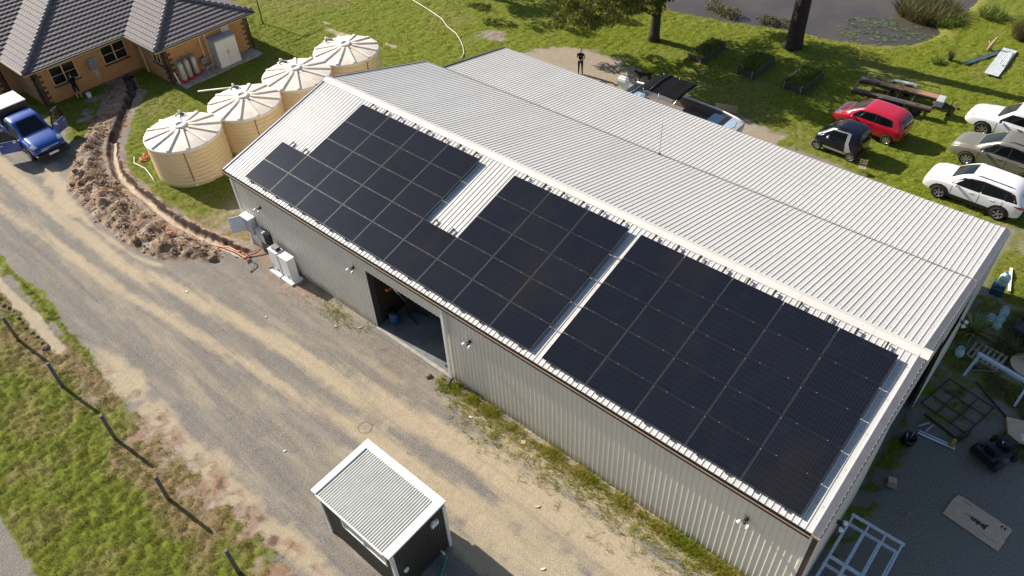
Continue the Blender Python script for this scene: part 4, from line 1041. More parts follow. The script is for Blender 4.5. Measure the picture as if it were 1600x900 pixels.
    def mirror(s, x, z, mat):
        for sg in (-1, 1):
            MB().ell((x, sg*(s.W/2+.08), z), (.07, .12, .075)).build('mirror', mat, s.root)

def seltos():
    t = thing('parked_car', 'white small suv with black lower trim and dark roof rails beside the shed eave', 'car', (23.2, 23.32, 0), PI-.03)
    st = [(-2.18, .46, .82, .92, .82, .66), (-2.1, .34, .98, 1.12, .93, .72), (-1.88, .28, 1.02, 1.46, .985, .70), (-1.5, .25, 1.02, 1.58, 1, .69), (-.5, .22, .99, 1.62, 1, .70), (.25, .22, .97, 1.59, 1, .70), (.72, .22, .96, 1.38, 1, .71), (1.12, .22, .95, 1.09, 1, .76), (1.55, .24, .92, 1.03, .99, .78), (1.95, .28, .84, .95, .95, .74), (2.12, .34, .70, .80, .87, .68), (2.18, .42, .62, .68, .80, .62)]
    c = Car(t, st, 1.8, M['carwhite'])
    for x_ in (0.86, -0.32, -1.3): c.both('door_seam', [(x_-.010, .42), (x_+.010, .42), (x_+.010, 0.98), (x_-.010, 0.98)], M['black'], nu=1, nv=6, off=.004)
    c.patch('windscreen', [(.30, -.56), (1.10, -.66), (1.10, .66), (.30, .56)], 'z', M['glass'], nu=10)
    c.both('side_window', [(-.28, 1.0), (.82, 1.0), (.36, 1.45), (-.28, 1.50)], M['glass'])
    c.both('side_window', [(-1.28, 1.03), (-.36, 1.0), (-.36, 1.50), (-1.2, 1.47)], M['glass'])
    c.both('side_window', [(-1.72, 1.08), (-1.36, 1.04), (-1.32, 1.42), (-1.5, 1.38)], M['glass'])
    c.patch('rear_window', [(-.62, 1.08), (.62, 1.08), (.55, 1.42), (-.55, 1.42)], '-x', M['glass'])
    c.both('cladding', [(-1.35, .28), (1.32, .28), (1.32, .47), (-1.35, .47)], M['black']); c.both('window_trim', [(-1.86, 1.06), (.98, .99), (.42, 1.50), (-.3, 1.545), (-1.25, 1.52), (-1.6, 1.44)], M['black'], off=.003)
    c.patch('rear_cladding', [(-.75, .40), (.75, .40), (.8, .62), (-.8, .62)], '-x', M['black'])
    c.patch('grille', [(-.5, .62), (.5, .62), (.55, .74), (-.55, .74)], '+x', M['black']); c.patch('front_cladding', [(-.66, .42), (.66, .42), (.66, .54), (-.66, .54)], '+x', M['black'])
    for s in (-1, 1):
        c.patch('headlight', sorted([(1.9, s*.58), (2.1, s*.52), (2.06, s*.72), (1.88, s*.80)]) if False else [(1.86, s*.60), (2.1, s*.56), (2.04, s*.74), (1.84, s*.80)], 'z', M['lamp'], nu=6, nv=6)
        c.patch('tail_light', [(s*.5, .84), (s*.84, .84), (s*.82, .96), (s*.5, .94)], '-x', M['taillamp'], nu=6, nv=4)
        MB().tube([(-1.5, s*.57, 1.60), (-1.3, s*.58, 1.64), (-.1, s*.585, 1.665), (.1, s*.58, 1.62)], .018, 6).build('roof_rail', M['black'], t)
        for x in (.05, -.85): MB().b2(x-.1, x+.1, s*.895-.012, s*.895+.012, .87, .895).build('door_handle', M['white'], t)
    c.both('tail_light', [(-2.08, .85), (-1.75, .93), (-1.78, .98), (-2.08, 1.0)], M['taillamp'], nu=6, nv=4)
    c.wheel(1.32, .335, .22, M['rimdark'], M['black'], 5, 1.36); c.wheel(-1.30, .335, .22, M['rimdark'], M['black'], 5, 1.36)
    c.mirror(.72, 1.02, M['carwhite'])
seltos()
def goldsuv():
    t = thing('parked_car', 'champagne gold suv parked between two white vehicles', 'car', (23.42, 26.85, 0), PI-.05)
    st = [(-2.38, .5, .85, .95, .80, .66), (-2.3, .36, 1.0, 1.2, .93, .72), (-2.0, .3, 1.04, 1.58, .985, .70), (-1.5, .27, 1.03, 1.70, 1, .70), (-.5, .25, 1.01, 1.73, 1, .70), (.25, .25, 1.0, 1.68, 1, .70), (.85, .25, .98, 1.36, 1, .71), (1.25, .25, .97, 1.10, 1, .76), (1.7, .26, .92, 1.02, .99, .78), (2.1, .3, .82, .92, .94, .72), (2.32, .36, .68, .78, .85, .66), (2.4, .44, .6, .66, .74, .58)]
    c = Car(t, st, 1.84, M['cargold'])
    for x_ in (1.0, -0.24, -1.26): c.both('door_seam', [(x_-.010, .42), (x_+.010, .42), (x_+.010, 1.02), (x_-.010, 1.02)], M['black'], nu=1, nv=6, off=.004)
    c.patch('windscreen', [(.36, -.57), (1.22, -.68), (1.22, .68), (.36, .57)], 'z', M['glass'])
    c.both('window_trim', [(-2.0, 1.07), (1.06, .99), (.46, 1.52), (-.25, 1.605), (-1.2, 1.585), (-1.8, 1.51)], M['black'], off=.003)
    c.both('side_window', [(-.2, 1.04), (.98, 1.02), (.42, 1.50), (-.2, 1.58)], M['glass']); c.both('side_window', [(-1.22, 1.06), (-.28, 1.04), (-.28, 1.58), (-1.15, 1.56)], M['glass']); c.both('side_window', [(-1.95, 1.1), (-1.3, 1.07), (-1.24, 1.54), (-1.75, 1.48)], M['glass'])
    c.patch('rear_window', [(-.62, 1.15), (.62, 1.15), (.55, 1.55), (-.55, 1.55)], '-x', M['glass'])
    c.patch('grille', [(-.4, .58), (.4, .58), (.45, .72), (-.45, .72)], '+x', M['black'])
    for s in (-1, 1):
        c.patch('headlight', [(1.95, s*.62), (2.25, s*.52), (2.2, s*.72), (1.95, s*.80)], 'z', M['lamp'], nu=6, nv=6)
        c.patch('tail_light', [(s*.55, .9), (s*.84, .9), (s*.82, 1.1), (s*.6, 1.1)], '-x', M['taillamp'], nu=6, nv=4)
        MB().tube([(-1.6, s*.57, 1.72), (-1.4, s*.58, 1.77), (-.2, s*.585, 1.785), (0, s*.58, 1.73)], .02, 6).build('roof_rail', M['black'], t)
        for x in (.1, -.95): MB().b2(x-.12, x+.12, s*.915-.014, s*.915+.014, .9, .93).build('door_handle', M['alu'], t)
    c.wheel(1.42, .36, .23, M['rim'], M['black'], 7, 1.15); c.wheel(-1.38, .36, .23, M['rim'], M['black'], 7, 1.15); c.mirror(.82, 1.07, M['cargold'])
goldsuv()
def whiteute():
    t = thing('parked_car', 'white ute with flared wheel arches at the far end of the car row', 'car', (23.25, 30.05, 0), PI-.06)
    st = [(-2.7, .5, .95, 1.0, .86, .80), (-2.6, .4, 1.02, 1.06, .95, .86), (-1.2, .32, 1.02, 1.06, .98, .88), (-.98, .3, 1.03, 1.5, .99, .72), (-.75, .28, 1.03, 1.7, 1, .70), (.1, .28, 1.02, 1.72, 1, .70), (.45, .28, 1.01, 1.62, 1, .71), (.95, .28, 1.0, 1.22, 1, .73), (1.2, .28, .99, 1.10, 1, .78), (1.7, .3, .95, 1.06, .99, .8), (2.2, .34, .86, .97, .95, .74), (2.45, .42, .72, .82, .86, .68), (2.54, .5, .64, .7, .76, .6)]
    c = Car(t, st, 1.85, M['carwhite'])
    for x_ in (0.95, -0.6): c.both('door_seam', [(x_-.010, .42), (x_+.010, .42), (x_+.010, 1.04), (x_-.010, 1.04)], M['black'], nu=1, nv=6, off=.004)
    c.patch('windscreen', [(.44, -.57), (1.14, -.68), (1.14, .68), (.44, .57)], 'z', M['glass'])
    c.both('side_window', [(-.55, 1.07), (.92, 1.06), (.46, 1.52), (-.5, 1.58)], M['glass'])
    c.patch('rear_window', [(-.6, 1.15), (.6, 1.15), (.55, 1.55), (-.55, 1.55)], '-x', M['glass'])
    c.patch('grille', [(-.5, .6), (.5, .6), (.52, .74), (-.52, .74)], '+x', M['black'])
    for s in (-1, 1):
        c.patch('headlight', [(2.1, s*.62), (2.38, s*.52), (2.34, s*.72), (2.1, s*.82)], 'z', M['lamp'], nu=6, nv=6)
        MB().b2(-.25, 0, s*.92-.014, s*.92+.014, .92, .95).build('door_handle', M['black'], t)
    c.wheel(1.5, .37, .24, M['rimdark'], M['black'], 6, 1.25); c.wheel(-1.6, .37, .24, M['rimdark'], M['black'], 6, 1.2); c.mirror(.8, 1.1, M['black'])
whiteute()
def redhatch():
    t = thing('parked_car', 'red three-door hatchback parked in front of the flat trailer', 'car', (17.05, 26.32, 0), PI-.06)
    st = [(-1.9, .45, .78, .86, .82, .66), (-1.84, .34, .92, 1.08, .93, .72), (-1.62, .28, .95, 1.36, .985, .70), (-1.25, .25, .95, 1.47, 1, .68), (-.45, .22, .93, 1.52, 1, .69), (.25, .22, .91, 1.49, 1, .69), (.75, .22, .90, 1.26, 1, .70), (1.15, .22, .89, 1.02, 1, .76), (1.5, .24, .82, .93, .98, .76), (1.78, .3, .70, .80, .92, .70), (1.9, .4, .58, .66, .80, .6)]
    c = Car(t, st, 1.69, M['red'])
    for x_ in (0.86, -0.39): c.both('door_seam', [(x_-.010, .42), (x_+.010, .42), (x_+.010, 0.94), (x_-.010, 0.94)], M['black'], nu=1, nv=6, off=.004)
    c.patch('windscreen', [(.33, -.52), (1.12, -.63), (1.12, .63), (.33, .52)], 'z', M['glass'])
    c.both('window_trim', [(-1.36, .99), (.90, .92), (.44, 1.34), (-.36, 1.405), (-1.22, 1.36)], M['black'], off=.003)
    c.both('side_window', [(-.35, .97), (.82, .95), (.40, 1.32), (-.35, 1.38)], M['glass']); c.both('side_window', [(-1.32, 1.02), (-.43, .97), (-.43, 1.38), (-1.2, 1.33)], M['glass'])
    c.patch('rear_window', [(-.55, 1.0), (.55, 1.0), (.5, 1.33), (-.5, 1.33)], '-x', M['glass'])
    c.patch('grille', [(-.4, .5), (.4, .5), (.42, .58), (-.42, .58)], '+x', M['black']); c.patch('lower_grille', [(-.5, .36), (.5, .36), (.5, .44), (-.5, .44)], '+x', M['black']); c.patch('number_plate', [(-.2, .6), (.2, .6), (.2, .7), (-.2, .7)], '-x', M['pvc'], nu=4, nv=3, off=.012)
    for s in (-1, 1):
        c.patch('headlight', [(1.42, s*.56), (1.76, s*.46), (1.74, s*.66), (1.42, s*.74)], 'z', M['lamp'], nu=6, nv=6)
        c.patch('tail_light', [(s*.58, .78), (s*.76, .78), (s*.74, 1.0), (s*.6, 1.0)], '-x', M['taillamp'], nu=6, nv=4)
        MB().b2(-.2, 0, s*.845-.012, s*.845+.012, .83, .855).build('door_handle', M['red'], t)
    c.wheel(1.22, .30, .19, M['rim'], M['black'], 7, 1.12); c.wheel(-1.24, .30, .19, M['rim'], M['black'], 7, 1.12); c.mirror(.72, .98, M['red'])
redhatch()
def micro():
    t = thing('parked_car', 'tiny black and silver two-seat car beside the red hatchback', 'car', (16.6, 23.62, 0), PI-.05)
    st = [(-1.22, .45, .85, .95, .84, .68), (-1.16, .3, .98, 1.25, .94, .70), (-.98, .25, 1.0, 1.46, .99, .70), (-.5, .22, .97, 1.53, 1, .71), (.1, .22, .94, 1.50, 1, .71), (.5, .22, .91, 1.28, 1, .72), (.82, .24, .88, .98, .98, .78), (1.08, .3, .74, .82, .92, .72), (1.22, .42, .6, .66, .78, .6)]
    c = Car(t, st, 1.51, M['carnavy'])
    c.patch('windscreen', [(.15, -.46), (.80, -.56), (.80, .56), (.15, .46)], 'z', M['glass'])
    c.both('side_window', [(-.42, 1.0), (.55, .95), (.22, 1.32), (-.38, 1.40)], M['glass'])
    c.patch('rear_window', [(-.5, 1.05), (.5, 1.05), (.46, 1.4), (-.46, 1.4)], '-x', M['glass'])
    for pl_ in ([(.32, 1.36), (.42, 1.36), (.92, .93), (.8, .93)], [(-.62, .9), (-.45, .97), (-.44, 1.42), (-.60, 1.44)], [(-.62, 1.40), (.35, 1.33), (.32, 1.40), (-.55, 1.46)], [(-.78, .62), (-.5, .62), (-.45, .97), (-.62, .95)], [(-.72, .3), (.62, .3), (.62, .42), (-.55, .42)], [(-.86, .40), (-.52, .42), (-.50, .64), (-.80, .64)]):
        c.both('safety_cell', pl_, M['carsilver'], nu=6, nv=6)
    for s in (-1, 1):
        c.patch('headlight', [(.86, s*.48), (1.08, s*.44), (1.06, s*.58), (.88, s*.64)], 'z', M['lamp'], nu=6, nv=6)
        c.patch('tail_light', [(s*.56, .72), (s*.68, .72), (s*.66, .95), (s*.58, .95)], '-x', M['taillamp'], nu=6, nv=4)
    c.wheel(.92, .28, .17, M['rim'], M['carnavy'], 6, 1.12); c.wheel(-.88, .28, .19, M['rim'], M['carnavy'], 6, 1.12); c.mirror(.42, .98, M['carsilver'])
micro()
def blueute():
    t = thing('parked_car', 'blue ute with open front doors and a pale canopy parked by the house', 'ute', (-18.75, -2.55, 0), 0)
    st = [(-2.6, .5, .95, 1.0, .86, .80), (-2.5, .4, 1.04, 1.08, .95, .86), (-.95, .34, 1.05, 1.09, .98, .88), (-.75, .32, 1.06, 1.6, .99, .72), (-.5, .3, 1.06, 1.78, 1, .71), (.1, .3, 1.05, 1.80, 1, .71), (.45, .3, 1.04, 1.72, 1, .71), (.95, .3, 1.03, 1.36, 1, .73), (1.25, .3, 1.03, 1.16, 1, .80), (1.8, .32, 1.0, 1.12, .99, .82), (2.3, .36, .92, 1.04, .96, .78), (2.55, .44, .78, .9, .88, .70), (2.64, .52, .68, .75, .78, .62)]
    c = Car(t, st, 1.86, M['carblue'])
    c.patch('windscreen', [(.47, -.58), (1.2, -.69), (1.2, .69), (.47, .58)], 'z', M['glass'])
    c.both('door_opening', [(-.1, .5), (1.0, .5), (1.0, 1.1), (.5, 1.62), (-.1, 1.66)], M['black']); c.both('side_window', [(-.62, 1.1), (-.16, 1.08), (-.16, 1.64), (-.55, 1.62)], M['glass'])
    c.patch('grille', [(-.55, .66), (.55, .66), (.58, .84), (-.58, .84)], '+x', M['black']); c.patch('grille_bar', [(-.5, .80), (.5, .80), (.5, .84), (-.5, .84)], '+x', M['alu'], off=.012)
    bb = MB(); bb.b2(2.52, 2.78, -.86, .86, .34, .6).tube([(2.6, -.62, .6), (2.74, -.6, .78), (2.74, .6, .78), (2.6, .62, .6)], .035, 8); bb.build('bull_bar', M['black'], t, 0)
    MB().b2(2.785, 2.80, -.26, .26, .46, .58).build('number_plate', M['pvc'], t)
    for s in (-1, 1):
        c.patch('headlight', [(2.12, s*.66), (2.46, s*.56), (2.42, s*.76), (2.12, s*.86)], 'z', M['lamp'], nu=6, nv=6)
        # open front door
        d = thing('door', '', '', (1.02, s*.93, 0)); del d['label']; del d['category']; d.parent = t; d.rotation_euler = (0, 0, s*math.radians(-62))
        pnl = MB(); pnl.b2(-1.08, 0, -.05, .05, .42, 1.08); pnl.build('door_panel', M['carblue'], d, .03)
        fr_ = MB(); fr_.beam((-1.06, 0, 1.08), (-1.0, -s*.14, 1.66), .05, .05).beam((-1.0, -s*.14, 1.66), (-.5, -s*.14, 1.64), .05, .05).beam((-.5, -s*.14, 1.64), (-.03, 0, 1.08), .05, .05); fr_.build('window_frame', M['carnavy'], d)
        MB().add([(-1.03, 0, 1.09), (-.06, 0, 1.09), (-.5, -s*.13, 1.62), (-.99, -s*.13, 1.63)], [(0, 1, 2, 3)]).build('window_glass', M['glass'], d)
        MB().ell((-.16, s*.16, 1.1), (.09, .13, .09)).build('mirror', M['white'], d)
        MB().b2(-1.0, -.8, s*.055-.01, s*.055+.01, .9, .94).build('handle', M['alu'], d)
    cn = MB(); cn.add([(-2.58, -.86, 1.08), (-.8, -.86, 1.08), (-.8, .86, 1.08), (-2.58, .86, 1.08), (-2.5, -.8, 2.02), (-.9, -.8, 2.05), (-.9, .8, 2.05), (-2.5, .8, 2.02)], [(3, 2, 1, 0), (4, 5, 6, 7), (0, 1, 5, 4), (1, 2, 6, 5), (2, 3, 7, 6), (3, 0, 4, 7)])
    cn.build('canopy', M['black'], t, .05); ct = MB(); ct.b2(-2.52, -.86, -.82, .82, 2.06, 2.12); ct.build('canopy_top', M['tarp'], t, .025)
    c.wheel(1.68, .39, .26, M['rimdark'], M['black'], 6, 1.22); c.wheel(-1.5, .39, .26, M['rimdark'], M['black'], 6, 1.2)
blueute()

# ------------------------------------------------------------------ site cabin
cab = thing('site_cabin', 'small charcoal cabin with white trim and fine corrugated roof on the gravel', 'cabin', (14.75, -6.06, 0))
cx0, cx1, cy0, cy1 = -1.66, 1.68, -1.06, 1.06
def ccorr(x0, x1, pitch=.076, amp=.010, k=8):
    n = int((x1-x0)/pitch*k); return [(x0+(x1-x0)*i/n, amp*math.cos(2*PI*(x1-x0)*i/n/pitch)) for i in range(n+1)]
def groove(x0, x1, pitch=.088):
    n = int(round((x1-x0)/pitch)); p = (x1-x0)/n; o = []
    for i in range(n): a = x0+i*p; o += [(a, .0), (a+p*.44, .0), (a+p*.52, -.05), (a+p*.92, -.05)]
    return o+[(x1, 0)]
rx0, rx1, ry0, ry1 = -1.76, 1.74, -1.18, 1.14; rzf, rzb = 2.44, 2.54
zc = lambda y: rzf+(rzb-rzf)*(y-ry0)/(ry1-ry0)
sheet(groove(rx0+.2, rx1-.22), lambda u, h, t: Vector((u, ry0+.03+t*(ry1-.24-ry0), zc(ry0+.03+t*(ry1-.24-ry0))+h+.012))).build('roof', M['cabroof'], cab)
ft = MB()
def flat(x0, x1, y0, y1, up=.045, th=.07):
    ft.add([(x0, y0, zc(y0)+up-th), (x1, y0, zc(y0)+up-th), (x1, y1, zc(y1)+up-th), (x0, y1, zc(y1)+up-th), (x0, y0, zc(y0)+up), (x1, y0, zc(y0)+up), (x1, y1, zc(y1)+up), (x0, y1, zc(y1)+up)], [(3, 2, 1, 0), (4, 5, 6, 7), (0, 1, 5, 4), (1, 2, 6, 5), (2, 3, 7, 6), (3, 0, 4, 7)])
flat(rx0, rx0+.22, ry0, ry1-.26); flat(rx1-.25, rx1, ry0, ry1-.26); flat(rx0, rx1, ry1-.257, ry1)
ft.build('roof_flashing', M['white'], cab)
MB().b2(rx0+.222, rx1-.252, ry0-.02, ry0+.03, rzf-.07, rzf+.004).build('front_gutter', M['white'], cab)
for nm_, a in (('front_wall', lambda: sheet(ccorr(cx0, cx1, .076, .008, 6), lambda u, h, t: Vector((u, cy0+h, .08+t*2.34)))), ('back_wall', lambda: sheet(ccorr(cx0, cx1, .076, .008, 6), lambda u, h, t: Vector((u, cy1+h, .08+t*2.42)))),
               ('end_wall', lambda: sheet(ccorr(cy0, cy1, .10, .012, 6), lambda u, h, t: Vector((cx1+h, u, .08+t*2.36)))), ('end_wall', lambda: sheet(ccorr(cy0, cy1, .076, .008, 6), lambda u, h, t: Vector((cx0+h, u, .08+t*2.36))))):
    a().build(nm_, M['charcoal'], cab)
for x, y in ((cx0, cy0), (cx1, cy0), (cx1, cy1), (cx0, cy1)): sx, sy = (1 if x > 0 else -1), (1 if y > 0 else -1); MB().b2(min(x+sx*.015, x-sx*.05)-.02, max(x+sx*.015, x-sx*.05)+.02, min(y+sy*.02, y-sy*.05)-.02, max(y+sy*.02, y-sy*.05)+.02, 0, 2.36).build('corner_trim', M['whitetrim'], cab)
MB().b2(cx0+.05, cx1-.05, cy0+.03, cy1-.03, 0, .085).build('base_frame', M['darkgrey'], cab)
wn_ = MB(); wn_.b2(-.55, 1.35, cy0-.03, cy0-.015, 1.55, 2.15); wv = wn_.build('window', M['ltgrey'], cab)
wf_ = MB()
for a in ((-.6, -.54, 1.5, 2.2), (1.34, 1.4, 1.5, 2.2), (-.54, 1.34, 2.14, 2.2), (-.54, 1.34, 1.5, 1.56), (.37, .43, 1.56, 2.14)): wf_.b2(a[0], a[1], cy0-.05, cy0-.012, a[2], a[3])
wf_.build('frame', M['white'], wv)
ve = MB(); ve.b2(cx1+.015, cx1+.10, .45, .72, 1.92, 2.12).b2(cx1+.015, cx1+.08, .5, .62, 2.121, 2.17); ve.build('wall_vent', M['white'], cab)
MB().lathe([(.001, 0), (.09, 0), (.09, .06), (.06, .08), (.001, .08)], (cx1+.012, -.72, 1.15), 16, axis='x').build('round_cap', M['white'], cab)
MB().tube([(cx1+.02, .62, .3), (cx1+.16, .62, .3), (cx1+.18, .62, .2)], .03, 8).build('tap', M['pvc'], cab)
gh = [(16.62, -5.42, .22), (16.7, -5.46, .1), (16.74, -5.6, .03), (16.82, -5.75, .03), (16.98, -6.1, .03), (17.05, -6.6, .03), (16.9, -7.3, .03)]
tag(MB().tube(gh, .035, 8).build('garden_hose', M['greenhose']), 'green hose running from the cabin tap across the gravel', 'hose')

# ------------------------------------------------------------------ fence posts, stones, litter
def post(x, y, h, lb, lean):
    b = MB(); b.tube([(x, y, -.1), (x+lean[0]*.5, y+lean[1]*.5, h*.5), (x+lean[0], y+lean[1], h)], [.068, .066, .063], 9); tag(b.build('fence_post', M['post']), lb, 'fence post', 'timber fence posts along the verge')
post(-3.85, -9.98, 1.4, 'grey timber fence post beside the sandy path at the picture edge', (.02, 0)); post(.1, -9.97, 1.4, 'grey timber fence post at the end of the sandy path', (0, .03)); post(4.1, -9.88, 1.4, 'grey timber fence post midway along the grass verge', (-.03, .02)); post(7.85, -9.96, 1.38, 'grey timber fence post in the grass level with the reddish earth bank', (.02, .02)); post(11.93, -9.93, 1.4, 'grey timber fence post opposite the small charcoal cabin', (0, 0))
def rock(x, y, s, lb, grp):
    b = MB(); b.ell((0, 0, 0), (s, s*.8, s*.6), 8, 5); r = random.Random(int(x*97+y*31))
    b.v = [(vx*(.75+.5*r.random()), vy*(.75+.5*r.random()), vz*(.75+.5*r.random())) for vx, vy, vz in b.v]; b.sm = [False]*len(b.f)
    o = b.build('rock', M['rock']); o.location = (x, y, gz(x, y)+s*.2); o.rotation_euler = (0, 0, r.random()*6); tag(o, lb, 'rock', grp)
for k in range(12): rock(-8.0+k*.46+RD.uniform(-.1, .1), -9.42+RD.uniform(-.08, .08), RD.uniform(.07, .13), 'brown edging stone in the row beside the sandy path', 'edging stones by the sandy path')
rock(-2.5, -9.45, .2, 'larger dark stone at the end of the row of edging stones', None); rock(10.9, -.55, .14, 'small brown stone in weeds under the downpipe', None)
def scrap(x, y, sx, sy, rz, lb, mat='pvc'):
    b = MB(); b.box((0, 0, 0), (sx, sy, .03), rz).box((sx*.15, 0, .02), (sx*.5, sy*.8, .02), rz+.3); o = b.build('scrap_board', M[mat]); o.location = (x, y, gz(x, y)+.02); o.scale = (.5, .5, .5); tag(o, lb, 'scrap', 'bits of litter on the ground')
for x, y, sx, sy, rz, lb, mt in ((-.88, -3.87, .22, .13, .5, 'white scrap on the gravel below the spoil heap', 'pvc'), (9.35, -6.22, .16, .12, 1, 'white scrap on the gravel behind the charcoal cabin', 'pvc'), (5.96, -1.08, .2, .1, .2, 'white scrap among weeds left of the doorway', 'pvc'), (6.81, -.49, .3, .08, .9, 'pink strip against the wall base near the doorway', 'card'),
    (13.48, -.94, .3, .12, .3, 'white scrap beside the weeds right of the downpipe', 'pvc'), (15.7, -.55, .3, .3, .6, 'pale block lying in the weeds along the wall', 'cream'), (16.3, -.85, .25, .1, 0, 'pale stick in the weeds below the pale block', 'cream'), (17.7, -2.2, .35, .12, .8, 'reddish stick on the sandy track', 'card'), (19.2, -3.75, .3, .1, .9, 'white stick on the track near the bottom edge', 'pvc'), (3.2, -2.6, .12, .1, 0, 'tiny pale scrap on the gravel below the batteries', 'pvc'), (-3.0, -4.3, .1, .08, 0, 'tiny white scrap beside the heap toe', 'pvc'), (5.0, -10.4, .3, .12, .4, 'dark scrap in the grass behind the fence line', 'darkgrey')):
    scrap(x, y, sx, sy, rz, lb, mt)
rg_ = MB(); rg_.tube([(10.8+.25*math.cos(a*.35), -3.72+.25*math.sin(a*.35), .02) for a in range(19)], .005, 5); tag(rg_.build('wire_ring', M['rust']), 'thin rusty ring lying on the sandy track', 'ring')

# ------------------------------------------------------------------ foliage helpers and trees
def leaf_cloud(cl, size, seed, dark=.5):
    """cl: list of (centre, radii, count)"""
    r = np.random.default_rng(seed); Vs = []; ts = []
    for c, rad, n in cl:
        d = r.normal(size=(n, 3)); d /= np.linalg.norm(d, axis=1)[:, None]
        p = np.array(c)+d*(r.uniform(.15, 1, (n, 1))**.5)*np.array(rad)
        a = r.normal(size=(n, 3)); a[:, 2] -= .8; a /= np.linalg.norm(a, axis=1)[:, None]
        b = np.cross(a, r.normal(size=(n, 3))); b /= np.linalg.norm(b, axis=1)[:, None]
        s = size*r.uniform(.6, 1.4, (n, 1))
        Vs.append(np.stack([p-a*s*.5, p+b*s*.17, p+a*s*.5, p-b*s*.17], 1).reshape(-1, 3))
        base = r.uniform(0, 1)*.5; ts.append(np.repeat(np.clip(base+r.normal(.15, .22, n), 0, 1), 4))
    V = np.concatenate(Vs); F = np.arange(len(V)).reshape(-1, 4); return V, F, np.concatenate(ts)
def tree(name, label, loc, trunk, limbs, clouds, lsize, bark, seed, leafmat='leaf', group=None):
    t = thing(name, label, 'tree', loc, 0, group)
    MB().tube(trunk[0], trunk[1], 14).build('trunk', bark, t)
    for pts, rr in limbs: MB().tube(pts, rr, 8).build('limb', bark, t)
    V, F, ti = leaf_cloud(clouds, lsize, seed); mesh_np('crown', V, F, M[leafmat], t, ti)
r_ = random.Random(5)
cl1 = []
for k in range(62):
    a = r_.uniform(0, 2*PI); q = r_.uniform(.8, 4.6); z = r_.uniform(4.4, 8.2)
    cl1.append(((q*math.cos(a)-.5, q*math.sin(a), z), (r_.uniform(.6, 1.1), r_.uniform(.6, 1.1), r_.uniform(.4, .8)), 330))
for c in ((-3.3, -4.6, 3.0), (-4.0, -3.6, 2.6), (-2.2, -5.4, 2.8), (-3.0, -5.0, 3.5), (-1.6, -5.0, 3.3), (-2.6, -3.9, 3.3), (-3.6, -5.2, 2.3), (-1.0, -5.4, 3.0), (-.2, -4.8, 3.2), (-.6, -3.4, 3.2), (.3, -3.0, 3.4), (-1.5, -3.2, 2.9), (-2.0, -4.6, 2.4), (.1, -2.0, 3.1), (.6, -1.0, 3.2), (.3, -.6, 2.6), (-.7, -2.0, 2.7), (-4.4, -4.4, 3.4), (-3.9, -2.8, 3.5), (.9, -.2, 3.4)):
    cl1.append((c, (.62, .62, .55), 230))
for k in range(30):
    cl1.append(((r_.uniform(-4, 3.5), r_.uniform(-6, -1.5), r_.uniform(5.4, 7.6)), (r_.uniform(.7, 1.1), r_.uniform(.7, 1.1), r_.uniform(.4, .7)), 300))
for k in range(16):
    cl1.append(((r_.uniform(-4, 2.5), r_.uniform(-6.5, -3), r_.uniform(4.6, 6.4)), (r_.uniform(.6, 1.0), r_.uniform(.6, 1.0), r_.uniform(.4, .7)), 260))
tree('gum_tree', 'spreading leafy tree with dark trunk and low branch by the pond bank', (2.05, 28.57, -.05), ([(0, 0, 0), (.02, .02, .5), (.05, .0, 1.6), (.1, .05, 3.0), (.0, .2, 4.6), (-.3, .3, 7)], [.42, .33, .30, .27, .2, .08]),
     [([(.05, 0, 1.7), (-.4, -.9, 2.3), (-1.0, -2.2, 2.8), (-2.0, -3.7, 3.2), (-3.2, -4.8, 3.2)], [.15, .13, .11, .07, .03]), ([(-.8, -1.8, 2.7), (-.9, -3.3, 4.0), (-.6, -5.0, 5.4)], [.09, .07, .04]), ([(.1, .1, 3.4), (1.2, .8, 4.6), (2.6, 1.4, 5.8)], [.13, .1, .05]), ([(.0, .1, 4.0), (-.8, 1.2, 5.4), (-1.5, 2.4, 6.6)], [.12, .09, .04]), ([(.1, 0, 3.6), (.9, -1.1, 4.8), (1.8, -2.2, 6)], [.12, .09, .04])], cl1, .26, M['bark2'], 3)
cl2 = []
for k in range(34):
    a = r_.uniform(0, 2*PI); q = r_.uniform(.5, 5.0); z = r_.uniform(10, 17)
    cl2.append(((q*math.cos(a), q*math.sin(a)+.5, z), (r_.uniform(.9, 1.6), r_.uniform(.9, 1.6), r_.uniform(.6, 1.1)), 200))
tree('gum_tree', 'thick dark bare tree trunk standing at the water edge', (9.55, 32.85, -.1), ([(0, 0, 0), (.02, 0, .35), (.03, .02, 1.2), (.02, .03, 4), (.15, .1, 8), (.3, .1, 13)], [.72, .56, .49, .46, .38, .2]),
     [([(.1, .1, 7.5), (2.0, .8, 10), (3.8, 1.4, 13)], [.2, .14, .06]), ([(.1, .1, 8.5), (-1.6, -.8, 11), (-3, -1.6, 14)], [.2, .13, .06]), ([(.2, .1, 10), (.8, -2, 12.5), (1.2, -3.2, 15)], [.16, .1, .05])], cl2, .42, M['bark'], 9)
cl3 = []
for k in range(26):
    a = r_.uniform(0, 2*PI); q = r_.uniform(.3, 3.4); z = r_.uniform(3.0, 7.5)
    cl3.append(((q*math.cos(a), q*math.sin(a), z), (r_.uniform(.6, 1.1), r_.uniform(.6, 1.1), r_.uniform(.4, .8)), 230))
tree('gum_tree', 'leafy tree on the open lawn left of the pond, mostly above the picture', (-13.6, 27.0, 0), ([(0, 0, 0), (0, 0, .5), (.1, 0, 2), (.1, .1, 5), (0, 0, 7)], [.36, .28, .24, .15, .05]), [([(.1, 0, 2.5), (1.2, .4, 4), (2.2, .6, 5.5)], [.12, .08, .04]), ([(.1, 0, 3), (-1, -.6, 4.5), (-1.9, -1, 6)], [.12, .08, .04])], cl3, .3, M['bark2'], 12)

